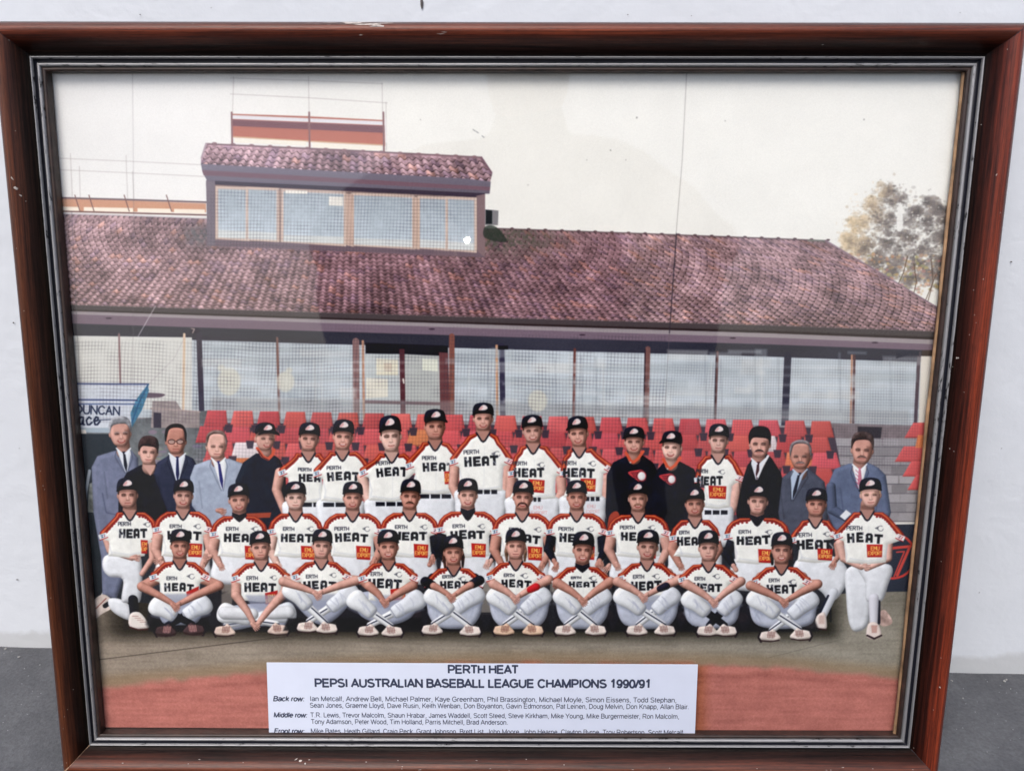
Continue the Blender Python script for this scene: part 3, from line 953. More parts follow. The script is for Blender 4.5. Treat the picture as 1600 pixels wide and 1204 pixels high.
def stripe(pts, w=6.5, wavy=False):
    """the orange and red band along shoulder and sleeve"""
    stroke(pts, [w * .85] + [w * 1.1] * (len(pts) - 2) + [w * 1.3], (140, 48, 46))
    stroke([(x, y - .9) for x, y in pts], [w * .40] + [w * .52] * (len(pts) - 2) + [w * .72], (188, 84, 60), shade=.35, fold=.12)
    stroke([(x, y - 1.3) for x, y in pts], [w * .14] * len(pts), (232, 146, 98), alpha=.45)
    if wavy:
        P = [np.array(p, float) for p in pts]
        for a, b in zip(P[:-1], P[1:]):
            n = max(2, int(np.hypot(*(b - a)) / 5.2))
            for k in range(n):
                c = a + (b - a) * (k + .5) / n
                ell(c[0], c[1] + w * .58, 2.1, 1.5, (142, 46, 46))


def jersey(cx, neck, shL, shR, slL, slR, wl, wr, wy, neckw=10.5, vneck=13, collar=True, chin=None, skin=1, wavy=False, under=None):
    """shL/shR shoulder points, slL/slR the outer lower ends of the sleeves, wl/wr waist x, wy waist y"""
    neck_(cx, (chin or neck - 6), skin)
    bl = (slL[0] + 15, slL[1] + 5); br = (slR[0] - 15, slR[1] + 5)
    ax, bx = max(slL[0] + 15, wl - 3), min(slR[0] - 15, wr + 3)
    bl = (bl[0] - 1, bl[1]); br = (br[0] + 1, br[1])
    sh = max(slL[1], slR[1]) - 16
    fill([(cx - neckw, neck), (shL[0] + 6, shL[1]), (shL[0] - 2, shL[1] + 8), slL, bl, (ax, sh + 24), (wl, wy), (cx, wy + 3), (wr, wy), (bx, sh + 24), br, slR, (shR[0] + 2, shR[1] + 8), (shR[0] - 6, shR[1]), (cx + neckw, neck)],
         WHT, rim=.20, rimw=12, fold=.045, grad=(-.035, -.02))
    # folds
    for s, a in ((-1, ax), (1, bx)):
        stroke([(a, sh + 26), (a - 4 * s, sh + 40), (a - 2 * s, wy - 4)], 2.6, (178, 184, 200), alpha=.38, soft=3)
    stroke([(cx + 2, neck + 22), (cx + 1, wy - 6)], 1.2, (196, 200, 208), alpha=.4, soft=2)
    stroke([(wl + 6, wy - 6), (cx, wy - 2), (wr - 6, wy - 6)], 2.4, (176, 184, 204), alpha=.35, soft=3)
    for s, sh_, sl_ in ((-1, shL, slL), (1, shR, slR)):
        stripe([(cx + s * (neckw + 2), neck + 2.5), ((cx + s * neckw + sh_[0]) / 2, (neck + sh_[1]) / 2 + .2), (sh_[0] - s * 5, sh_[1] + 2.5), (sh_[0] + s * 1, sh_[1] + 9), (sl_[0] - s * 4.5, sl_[1] - 7)], 7.4, wavy)
        ang = math.atan2(sl_[1] - sh_[1], sl_[0] - sh_[0]) - math.pi / 2
        badge(sl_[0] - s * 5, sl_[1] - 3, -ang * .6 if s < 0 else ang * -.6 + .1, s < 0, .92)
    if collar:
        if under:
            fill([(cx - neckw - 1, neck - 6), (cx, neck - 2), (cx + neckw + 1, neck - 6)] + [(cx + neckw, neck), (cx + 4, neck + vneck * .8), (cx, neck + vneck), (cx - 4, neck + vneck * .8), (cx - neckw, neck)] if 1 else [(cx - neckw, neck - 3), (cx + neckw, neck - 3), (cx + 4, neck + vneck * .8), (cx, neck + vneck), (cx - 4, neck + vneck * .8)], under, smooth=False, rim=.2)
        else:
            fill([(cx - neckw + 1, neck - 4), (cx + neckw - 1, neck - 4), (cx + neckw - 2, neck), (cx, neck + vneck), (cx - neckw + 2, neck)], dk(SK[skin], .84), soft=1.6)
        stroke([(cx - neckw, neck - 1), (cx - 3, neck + vneck - 2), (cx, neck + vneck), (cx + 3, neck + vneck - 2), (cx + neckw, neck - 1)], 3.0, (48, 46, 58))


def arm(pts, ws, skin=1):
    stroke(pts, ws, SK[skin], shade=.50, fold=.05)


def hand(x, y, ang, skin=1, s=1.0, n=4, spread=.10):
    """palm and fingers pointing along ang"""
    sk = SK[skin]
    ca, sa = math.cos(ang), math.sin(ang)
    stroke([(x, y), (x + 6 * s * ca, y + 6 * s * sa)], [7.5 * s, 8.5 * s], sk, shade=.42)
    bx, by = x + 6.5 * s * ca, y + 6.5 * s * sa
    for k in range(n):
        o = (k - (n - 1) / 2)
        a2 = ang + o * spread
        px_, py_ = bx - sa * o * 2.3 * s, by + ca * o * 2.3 * s
        L = (6.2, 7.2, 6.8, 5.4)[k % 4] * s
        stroke([(px_, py_), (px_ + L * math.cos(a2), py_ + L * math.sin(a2))], [2.5 * s, 2.0 * s], sk, shade=.5)
        stroke([(px_ - sa * 1.1, py_ + ca * 1.1), (px_ + L * .9 * math.cos(a2) - sa * 1.1, py_ + L * .9 * math.sin(a2) + ca * 1.1)], .7, dk(sk, .62), alpha=.6)
    stroke([(x + 2 * s * ca + sa * 3.4 * s, y + 2 * s * sa - ca * 3.4 * s), (x + 7 * s * ca + sa * 5 * s, y + 7 * s * sa - ca * 5 * s)], [2.6 * s, 2.1 * s], sk, shade=.4)


def belt(x0, x1, y, gap=None, dy=0.0):
    n = 3
    for k in range(n):
        a, b = x0 + (x1 - x0) * k / n + 1, x0 + (x1 - x0) * (k + 1) / n - 1.2
        if gap and a < gap < b:
            continue
        yy = y + dy * (k - n / 2) / n
        fill([(a, yy - 3.4), (b, yy - 3.2), (b, yy + 3.2), (a, yy + 3.4)], (44, 46, 58))


def pants(pts, fold=.06, col=PANT, rim=.36, rimw=13):
    fill(pts, col, smooth=True, rim=rim, rimw=rimw, fold=fold, grad=(-.05, -.04))


def suit(cx, neck, pts, col, chin=None, skin=1, fx=0, shirt=(214, 220, 230), tie=(40, 42, 70), tl=36, sw=11, lean=0.0, tw=4.5):
    fill(pts, col, rim=.34, rimw=12, fold=.07)
    neck_(cx, neck - 6, skin, 22, 9, dx=fx)
    y1 = neck + tl
    fill([(cx - sw, neck - 3), (cx - sw * .4, neck + 2), (cx, neck + 7), (cx + sw * .4, neck + 2), (cx + sw, neck - 3), (cx + sw * .9 + lean * tl * .4, neck + 6), (cx + lean * tl + 2, y1), (cx + lean * tl - 1, y1), (cx - sw * .9 + lean * tl * .4, neck + 6)], shirt, rim=.1)
    fill([(cx - 2.4, neck + 2), (cx + 2.6, neck + 2), (cx + 2 + lean * 8, neck + 6), (cx + tw / 2 + 1 + lean * tl * .7, neck + tl * .7), (cx + lean * tl + .5, y1 + 1), (cx - tw / 2 + lean * tl * .7, neck + tl * .7), (cx - 1.5 + lean * 8, neck + 6)], tie, rim=.2, rimw=3)
    stroke([(cx - sw, neck - 3), (cx - 2, neck + 5)], 2.2, dk(shirt, 1.03)); stroke([(cx + sw, neck - 3), (cx + 2.5, neck + 5)], 2.2, dk(shirt, 1.0))
    for s in (-1, 1):
        stroke([(cx + s * sw, neck), (cx + s * (sw + 3) + lean * 6, neck + 10), (cx + s * (sw + .5) + lean * 12, neck + 16), (cx + s * 1.5 + lean * tl, y1 + 2)], 2.0, dk(col, .76), alpha=.7)
        stroke([(cx + s * (sw + 2), neck + 1), (cx + s * (sw + 5) + lean * 6, neck + 11)], 1.0, dk(col, 1.22), alpha=.5)
        stroke([(cx + s * 30, neck + 34), (cx + s * 25, neck + 75)], 2.0, dk(col, .7), alpha=.45, soft=3)


# ================= back row
person('man with grey hair in a grey suit at the left end of the back row')
suit(193, 703, [(178, 704), (152, 712), (143, 730), (146, 800), (158, 870), (160, 930), (182, 936), (200, 880), (214, 870), (218, 800), (216, 715), (206, 704)], (116, 122, 146), tie=(38, 44, 62), tl=34, lean=.12)
stroke([(160, 770), (166, 800), (190, 806)], 2.2, (82, 88, 112), alpha=.6)
face(189, 650, 697, 31, 1, cap=False, hair=(158, 160, 168), smile=1, look=.3)
person('young man in a black v-neck shirt, second from the left in the back row')
arm([(262, 745), (258, 785), (246, 806)], [9, 9, 7], 2)
fill([(220, 726), (198, 738), (186, 760), (184, 830), (250, 836), (272, 770), (276, 742), (256, 730), (243, 724)], (40, 42, 54), rim=.35, rimw=12, fold=.10)
neck_(233, 725, 0, 22, 6); fill([(223, 726), (243, 726), (241, 733), (235, 743)], dk(SK[0], .92), soft=1.6); ell(249, 749, 2, 1.6, (190, 196, 200))
face(231, 681, 725, 28, 0, cap=False, hair=(66, 52, 54), style='fringe', look=.15)
person('man with glasses in a navy suit and white shirt in the back row')
suit(277, 711, [(262, 712), (246, 722), (240, 740), (262, 800), (292, 830), (310, 800), (312, 735), (302, 716), (292, 711)], (56, 60, 82), tie=(38, 46, 92), tl=42, sw=13)
face(275, 662, 709, 29, 2, cap=False, hair=(44, 36, 42), style='receding', glasses=True)
person('balding man in a light grey suit with a blue tie in the back row')
suit(341, 718, [(326, 718), (304, 726), (297, 745), (300, 790), (330, 830), (352, 834), (384, 800), (388, 740), (380, 724), (358, 716)], (152, 162, 182), shirt=(226, 230, 234), tie=(54, 54, 118), tl=46, lean=.14)
hand(340, 797, .25, 2)
face(338, 672, 716, 29, 0, cap=False, hair=(130, 112, 108), style='receding', look=.3)
person('man in a dark jacket with an orange collar and a black cap in the back row')
fill([(400, 708), (380, 722), (368, 750), (366, 810), (378, 836), (440, 836), (448, 800), (446, 735), (436, 716), (424, 708)], (44, 50, 64), rim=.35, rimw=14, fold=.08)
fill([(376, 802), (424, 800), (422, 808), (376, 810)], (190, 86, 62), alpha=.8)
neck_(415, 703, 0, 20, 4); stroke([(402, 700), (411, 713), (419, 717), (426, 710), (428, 702)], 5, (206, 92, 70)); stroke([(403, 703), (411, 714), (419, 718)], 1.4, (60, 40, 50))
face(414, 660, 703, 27, 0, look=.9, hair=(150, 128, 116))


def backrow(label, cx, top, chin, w, shL, shR, slL, slR, wl, wr, wy, ht, sp=None, cm=None, bl=None, armL=None, armR=None, skin=1, **k):
    person(label)
    nk = {a: k.pop(a) for a in ('under', 'vneck') if a in k}
    neck = chin + 5
    for A in (armL, armR):
        if A:
            A = list(A); dxx = 12 if A[-1][0] < cx else -12; A[-1] = (A[-1][0] + dxx, A[-1][1] + 10)
            arm(A, [18, 16, 12], skin)
    if wy < 800:
        pants([(wl - 1, wy - 2), (wr + 1, wy - 2), (wr + 6, wy + 20), (wr + 5, wy + 35), (wr - 2, wy + 60), (wl + 2, wy + 60), (wl - 5, wy + 35), (wl - 6, wy + 20)])
    jersey(cx, neck, shL, shR, slL, slR, wl, wr, wy, chin=chin, skin=skin, **nk)
    if ht:
        heat(*ht[:4], ang=ht[4] if len(ht) > 4 else 0, n=ht[5] if len(ht) > 5 else 4)
    if cm:
        comet(*cm)
    if sp:
        sponsor(*sp)
    if bl:
        belt(*bl)
    face(cx, top, chin, w, skin, **k)


backrow('player in a white and orange jersey and black cap, first player from the left in the back row', 482, 660, 704, 28, (458, 712), (506, 712), (436, 741), (518, 742), 448, 508, 784, (467, 752, 48, 12.5, .02), None, None, (450, 508, 788), armL=[(438, 738), (432, 765), (437, 800)])
backrow('smiling player, second of the white jerseys in the back row', 535, 655, 702, 28, (510, 710), (566, 710), (490, 742), (580, 738), 501, 563, 782, (512, 751, 51, 13.5, .01), None, None, (504, 562, 788), skin=1, smile=2)
backrow('pale player with a long neck, third of the white jerseys in the back row', 612, 649, 705, 29, (587, 712), (640, 712), (562, 741), (660, 735), 576, 634, 781, (589, 745, 50, 14.5, -.04), None, None, (586, 636, 787), armL=[(566, 745), (574, 775), (577, 806)], skin=3)
backrow('tanned player turned slightly right, second tallest in the back row', 680, 639, 686, 29, (655, 697), (710, 700), (634, 730), (722, 732), 640, 706, 770, (661, 736, 49, 14, -.01, 4), (694, 736, 706, 756, 0), None, (655, 706, 775), skin=2, look=.35)
backrow('tallest player, standing in the middle of the back row', 755, 629, 672, 28, (722, 690), (784, 690), (703, 724), (801, 723), 717, 785, 766, (726, 729, 54, 15.5, -.02), None, (777, 709, 1.1), (744, 778, 768), armL=[(711, 724), (708, 760), (714, 790)], armR=[(794, 724), (791, 760), (787, 785)], skin=1, shadow=.15)
backrow('smiling player with a red chest patch right of the tallest player', 833, 648, 691, 28, (808, 705), (862, 704), (795, 742), (883, 739), 796, 868, 778, (803, 745, 48, 14.5, .02), (826, 748, 851, 768, .06), (847, 726, 1.0), (826, 846, 780), armR=[(876, 742), (878, 770), (866, 800)], armL=[(799, 745), (797, 775), (800, 790)], skin=1, smile=2)
word('EMU', 834, 795, 14, 5, .8, (206, 110, 110), alpha=.7); word('EXPORT', 830, 803, 26, 5, .8, (206, 110, 110), alpha=.6)
backrow('player with his mouth open and head turned, fourth jersey from the right end of the back row', 905, 650, 697, 28, (884, 708), (932, 704), (876, 742), (957, 735), 880, 940, 776, (880, 745, 49, 15, .01), (907, 747, 931, 767, .02), (927, 724, 1.0), (914, 938, 779), armR=[(948, 748), (948, 775), (942, 805)], skin=1, look=-.35)
word('EMU', 918, 793, 13, 5, .8, (206, 110, 110), alpha=.6); word('EXPORT', 916, 801, 22, 5, .8, (206, 110, 110), alpha=.5)
for (lab, cx, top, chin, x0, x1, lx, ly) in (('man in a dark jacket with a round flaming emblem and an orange collar in the back row', 991, 666, 708, 948, 1030, 1001, 743), ('shorter man in a dark jacket with a round emblem, looking to the left, in the back row', 1049, 673, 718, 1018, 1094, 1048, 748)):
    person(lab)
    fill([(cx - 12, chin + 4), (x0 + 10, chin + 14), (x0, chin + 34), (x0 - 2, 800), (x0 + 6, 836), (x1, 836), (x1 + 2, 800), (x1, chin + 34), (x1 - 10, chin + 14), (cx + 12, chin + 2)], (40, 44, 56), rim=.34, rimw=14, fold=.10)
    neck_(cx, chin, 1 if cx < 1000 else 3, 20, 8); stroke([(cx - 13, chin - 1), (cx - 6, chin + 11), (cx - 2, chin + 14)], 4.8, (206, 90, 68)); stroke([(cx + 14, chin - 3), (cx + 6, chin + 8), (cx, chin + 13)], 4.8, (214, 96, 72))
    ell(cx - 6, chin + 14, 1.3, 1.3, (190, 190, 196))
    comet(lx, ly, 1.0 if cx < 1000 else .92, big=True)
    face(cx, top, chin, 28, 1 if cx < 1000 else 3, look=-.1 if cx < 1000 else -.5, smile=1 if cx < 1000 else 0)
fill([(952, 806), (962, 798), (968, 806), (962, 830), (950, 828)], (190, 80, 60), alpha=.8, smooth=True)
backrow('player with a blue badge and a red chest patch, last of the white jerseys in the back row', 1122, 662, 707, 28, (1094, 718), (1146, 714), (1086, 752), (1162, 750), 1096, 1140, 792, (1089, 757, 42, 14.5, .02), (1107, 758, 1135, 778, .04), (1129, 737, .9), (1100, 1138, 800), armR=[(1152, 755), (1146, 790), (1136, 830)], skin=0)
person('dark-haired man with a moustache in a black suit in the back row')
suit(1185, 719, [(1180, 714), (1168, 726), (1160, 750), (1150, 800), (1160, 840), (1226, 840), (1228, 770), (1220, 738), (1206, 716), (1198, 708)], (46, 46, 54), tie=(74, 38, 50), tl=30, lean=-.1)
stroke([(1200, 712), (1192, 726), (1184, 744)], 4, (220, 222, 228))
face(1187, 666, 714, 31, 1, cap=False, hair=(42, 38, 44), style='fringe', must=1, look=-.2)
person('grey-haired man with a moustache in a dark grey suit in the back row')
suit(1250, 736, [(1236, 734), (1222, 746), (1216, 800), (1222, 840), (1290, 840), (1296, 790), (1288, 752), (1272, 738), (1262, 730)], (84, 88, 104), shirt=(172, 188, 212), tie=(44, 46, 62), tl=44, lean=-.28)
face(1251, 687, 732, 30, 2, cap=False, hair=(120, 116, 120), style='receding', must=1, look=-.2)
person('man with a moustache in a blue-grey suit and pink tie at the right end of the back row')
suit(1343, 728, [(1326, 724), (1304, 732), (1294, 756), (1292, 800), (1308, 836), (1380, 840), (1392, 800), (1384, 742), (1372, 730), (1356, 722)], (100, 110, 136), shirt=(228, 230, 234), tie=(196, 120, 140), tl=36, tw=6)
stroke([(1298, 760), (1300, 795), (1322, 808)], [16, 17, 14], (92, 101, 126), shade=.4); fill([(1312, 806), (1322, 796), (1330, 802), (1320, 812)], (222, 226, 232), soft=1.4)
for k in range(5):
    stroke([(1337, 734 + k * 6), (1341, 738 + k * 6)], 1.2, (160, 60, 90), alpha=.7)
face(1346, 674, 724, 31, 1, cap=False, hair=(92, 76, 76), must=1)

# ================= middle row
begin(9, 'printed_field', None)
fill([(240, 880), (1300, 885), (1290, 975), (250, 975)], (58, 58, 66), fold=.15)
for x in (343, 350, 560, 870, 884, 958, 1070, 1296):
    stroke([(x, 905), (x + 2, 970)], 3.2, (38, 38, 46))
stroke([(864, 880), (864, 965)], 3, (150, 150, 150), alpha=.5)
fill([(752, 905), (770, 905), (772, 960), (748, 960)], (150, 144, 136), alpha=.8)
fill([(860, 905), (872, 905), (872, 945), (858, 945)], (150, 144, 136), alpha=.6)
fill([(345, 905), (372, 905), (366, 945), (348, 945)], (150, 140, 132), alpha=.7)
for (x, y) in ((950, 960), (845, 965), (1160, 964), (650, 958), (1068, 962)):
    ell(x, y, 9, 8, (112, 84, 82), fold=.3)


def midrow(label, cx, top, chin, w, shL, shR, slL, slR, wl, wr, wy, ht, sp=None, cm=None, skin=1, arms=(), sleeves=False, hands=(), pant=True, **k):
    person(label)
    nk = {a: k.pop(a) for a in ('under', 'vneck') if a in k}
    if pant:
        pants([(wl, wy - 6), (wr, wy - 6), (wr + 8, wy + 14), (wr + 10, wy + 34), (wr - 8, wy + 44), (wl + 8, wy + 44), (wl - 10, wy + 34), (wl - 8, wy + 14)])
    for A in arms:
        if sleeves:
            stroke(A[:-1] + [((A[-2][0] * .3 + A[-1][0] * .7), (A[-2][1] * .3 + A[-1][1] * .7))], [17, 15, 10][:len(A)], (44, 46, 58), shade=.45, fold=.1)
            stroke([((A[-2][0] * .3 + A[-1][0] * .7), (A[-2][1] * .3 + A[-1][1] * .7)), A[-1]], [8, 8], SK[skin], shade=.4)
        else:
            arm(A, [20, 17, 11][:len(A)], skin)
    jersey(cx, chin + 6, shL, shR, slL, slR, wl, wr, wy, wavy=True, **nk)
    if ht:
        heat(*ht[:4], ang=ht[4] if len(ht) > 4 else 0, skip=ht[5] if len(ht) > 5 else 0, pskip=0 if cx in (551, 997, 901) else 1)
    if cm:
        comet(*cm)
    if sp:
        sponsor(*sp)
    for h in (hands or ()):
        hand(h[0], h[1], h[2], skin, .95)
    if pant and arms and not sleeves:
        for A, g in zip(arms, (1.25, 1.9)):
            hand(A[-1][0], A[-1][1] - 3, g, skin, .9)
    face(cx, top, chin, w, skin, **k)


def simple_mid(label, cx, top, chin, hx, hy, skin=1, half=41, sp=True, cm=True, wy=868, hw=54, sl=0.0, ht=True, skip=0, **k):
    neck = chin + 6
    shL, shR = (cx - half + 7, neck + 6), (cx + half - 7, neck + 6)
    slL, slR = (cx - half - 1, neck + 31), (cx + half + 1, neck + 31)
    wr_ = cx + 30
    d = dict(arms=([slL_in(slL), (cx - half + 2, 858), (cx - half + 14, 882)], [slR_in(slR), (cx + half - 2, 858), (cx + half - 14, 882)]))
    d.update(k)
    midrow(label, cx, top, chin, 28, shL, shR, slL, slR, cx - 34, wr_ + 4, wy, (hx, hy, hw, 13.6, sl, skip) if ht else None,
           (hx + hw * .60, hy + 6, hx + hw * .60 + 23, hy + 27, .04) if sp else None, (hx + hw - 4, hy - 20, .95) if cm else None, skin=skin, **d)


slL_in = lambda p: (p[0] + 8, p[1] + 2)
slR_in = lambda p: (p[0] - 8, p[1] + 2)

# the two kneeling players at the ends: legs first
person('player kneeling on one knee at the left end of the middle row')
fill([(142, 955), (146, 938), (160, 928), (172, 934), (176, 948), (160, 958), (148, 966)], (206, 190, 182), smooth=True, fold=.15)
stroke([(150, 950), (166, 934)], 1.4, (130, 60, 60)); stroke([(164, 946), (176, 938)], 8, (40, 42, 54))
pants([(170, 935), (190, 936), (206, 950), (204, 968), (186, 962), (172, 950)])
pants([(168, 866), (214, 868), (222, 884), (220, 936), (206, 940), (190, 938), (192, 905), (170, 900), (160, 884)])
stroke([(208, 936), (210, 962)], [17, 15], (40, 42, 54), shade=.4)
fill([(204, 958), (218, 956), (230, 970), (232, 980), (210, 982), (201, 974)], (222, 212, 206), smooth=True, rim=.3)
stroke([(203, 979), (216, 983), (231, 982)], 2.6, (84, 50, 54))
for q in range(4):
    stroke([(207 + q * 4, 962 + q * 3), (216 + q * 4, 962 + q * 3)], 1.1, (150, 96, 92), alpha=.8)
arm([(166, 838), (172, 860), (206, 872)], [15, 12, 8], 1); arm([(238, 845), (238, 872), (222, 896)], [14, 11, 9], 1)
jersey(203, 800, (178, 806), (238, 806), (156, 840), (249, 842), 169, 226, 868, wavy=True)
heat(186, 840, 47, 15, .03); comet(231, 819, .9); sponsor(220, 843, 231, 864, .02)
hand(206, 871, .05, 1)
face(200, 746, 793, 30, 1, shadow=.2)
pid[0] -= 0

simple_mid('smiling player seated second from the left in the middle row', 286, 748, 793, 262, 842, 1, cm=True, half=45, smile=1, hands=((252, 872, 2.6),), hw=52)
simple_mid('player with a black undershirt collar, third from the left in the middle row', 374, 755, 800, 350, 846, 1, under=(40, 42, 54), vneck=8, half=44, smile=1, hands=((330, 868, 3.0),))
simple_mid('fair player fourth from the left in the middle row, under the gap between two standing players', 462, 752, 796, 439, 846, 3, half=42, hw=52)
simple_mid('dark-haired player fifth from the left in the middle row', 551, 752, 796, 524, 846, 2, half=46, hands=((586, 872, 2.0),))
simple_mid('player with a moustache and shaded face, left of centre in the middle row', 640, 748, 795, 614, 843, 2, half=45, must=1, shadow=.45, sleeves=True, hands=((676, 868, 1.7),))
simple_mid('broad player with a black turtleneck in the centre of the middle row', 731, 747, 793, 704, 842, 0, half=47, under=(44, 46, 58), vneck=13, sleeves=True, smile=1, hands=((762, 876, 1.8),), sl=-.02)
simple_mid('player with a large dark moustache in the middle row', 816, 750, 796, 792, 847, 2, half=46, must=2, smile=1, hair=(52, 36, 34), hands=((860, 875, 1.3),))
simple_mid('player with dark undersleeves right of the large moustache in the middle row', 901, 750, 796, 874, 846, 2, half=46, smile=1, sleeves=True, hands=((870, 880, 1.9), (938, 876, 1.5)))
simple_mid('thick-necked player with a fair moustache in the middle row', 997, 752, 798, 970, 844, 1, half=48, must=.6, hair=(120, 92, 76), smile=1, hands=((952, 882, 2.2),))
simple_mid('slim smiling player with a narrow face in the middle row', 1086, 761, 806, 1058, 852, 2, half=38, smile=1, sp=False, hw=46, cm=False)
simple_mid('player with a black turtleneck and dark sleeves, third from the right in the middle row', 1183, 756, 803, 1151, 851, 1, half=50, under=(42, 44, 56), vneck=12, hw=56, wy=878, arms=([(1143, 846), (1136, 866), (1150, 890)],), sleeves=True)
person('tanned player seated second from the right in the middle row')
pants([(1248, 872), (1300, 868), (1322, 884), (1325, 905), (1312, 930), (1296, 940), (1284, 925), (1262, 910), (1240, 900)])
stroke([(1302, 925), (1286, 962)], [17, 12], (204, 208, 218), shade=.3); stroke([(1294, 930), (1282, 955)], 4, (48, 50, 66))
for x in (1265, 1284):
    fill([(x - 8, 962), (x + 4, 956), (x + 8, 972), (x + 6, 982), (x - 10, 980)], (220, 206, 200), smooth=True, rim=.3); stroke([(x - 9, 981), (x + 7, 983)], 2.8, (70, 50, 56)); fill([(x - 4, 961), (x + 4, 961), (x + 4, 974), (x - 5, 974)], (186, 150, 142), alpha=.6, soft=2)
arm([(1308, 850), (1310, 868), (1302, 880)], [12, 10, 8], 2)
jersey(1274, 812, (1246, 820), (1302, 820), (1234, 846), (1310, 838), 1246, 1300, 876, wavy=True)
heat(1245, 858, 55, 15.5, .02); sponsor(1277, 856, 1301, 874, .04); comet(1293, 834, .9)
hand(1304, 876, 2.0, 2)
face(1275, 762, 806, 29, 2, shadow=.5)
person('player kneeling on one knee at the right end of the middle row')
fill([(1372, 960), (1382, 952), (1394, 968), (1390, 976), (1376, 976)], (188, 160, 152), smooth=True, fold=.3)
pants([(1322, 890), (1352, 884), (1360, 930), (1356, 975), (1336, 986), (1326, 970), (1322, 930)])
pants([(1340, 882), (1384, 880), (1395, 890), (1388, 912), (1378, 938), (1354, 938), (1352, 910)])
stroke([(1372, 940), (1372, 972)], 8, (48, 46, 60)); stroke([(1365, 934), (1365, 972)], [18, 14], (206, 206, 218), shade=.3)
fill([(1356, 975), (1366, 971), (1374, 977), (1377, 992), (1366, 998), (1354, 994)], (222, 204, 198), smooth=True, rim=.3); stroke([(1355, 992), (1366, 997), (1377, 992)], 3.4, (60, 44, 52))
fill([(1361, 976), (1371, 976), (1370, 988), (1362, 988)], (176, 128, 120), alpha=.7, soft=2)
arm([(1312, 848), (1318, 872), (1346, 886)], [16, 13, 9], 0); arm([(1388, 850), (1388, 872), (1354, 888)], [16, 13, 9], 0)
jersey(1355, 800, (1326, 806), (1390, 806), (1304, 840), (1412, 842), 1322, 1384, 878, wavy=True)
heat(1324, 847, 56, 15.5, .01); comet(1376, 825, 1.05); sponsor(1354, 850, 1379, 870, .0)
hand(1346, 884, .2, 0, 1.0)
face(1361, 746, 792, 30, 0, shadow=.15, hair=(180, 150, 120))

# ================= front row, sitting cross-legged
WS = (226, 229, 234)
fill([(236, 925), (1240, 925), (1246, 970), (1236, 986), (240, 986), (228, 975)], (52, 51, 58), alpha=.9, soft=9)
fill([(752, 925), (768, 925), (768, 956), (752, 956)], (140, 134, 128), alpha=.7, soft=3)
fill([(346, 928), (366, 920), (362, 944), (346, 946)], (140, 132, 124), alpha=.6, soft=3)


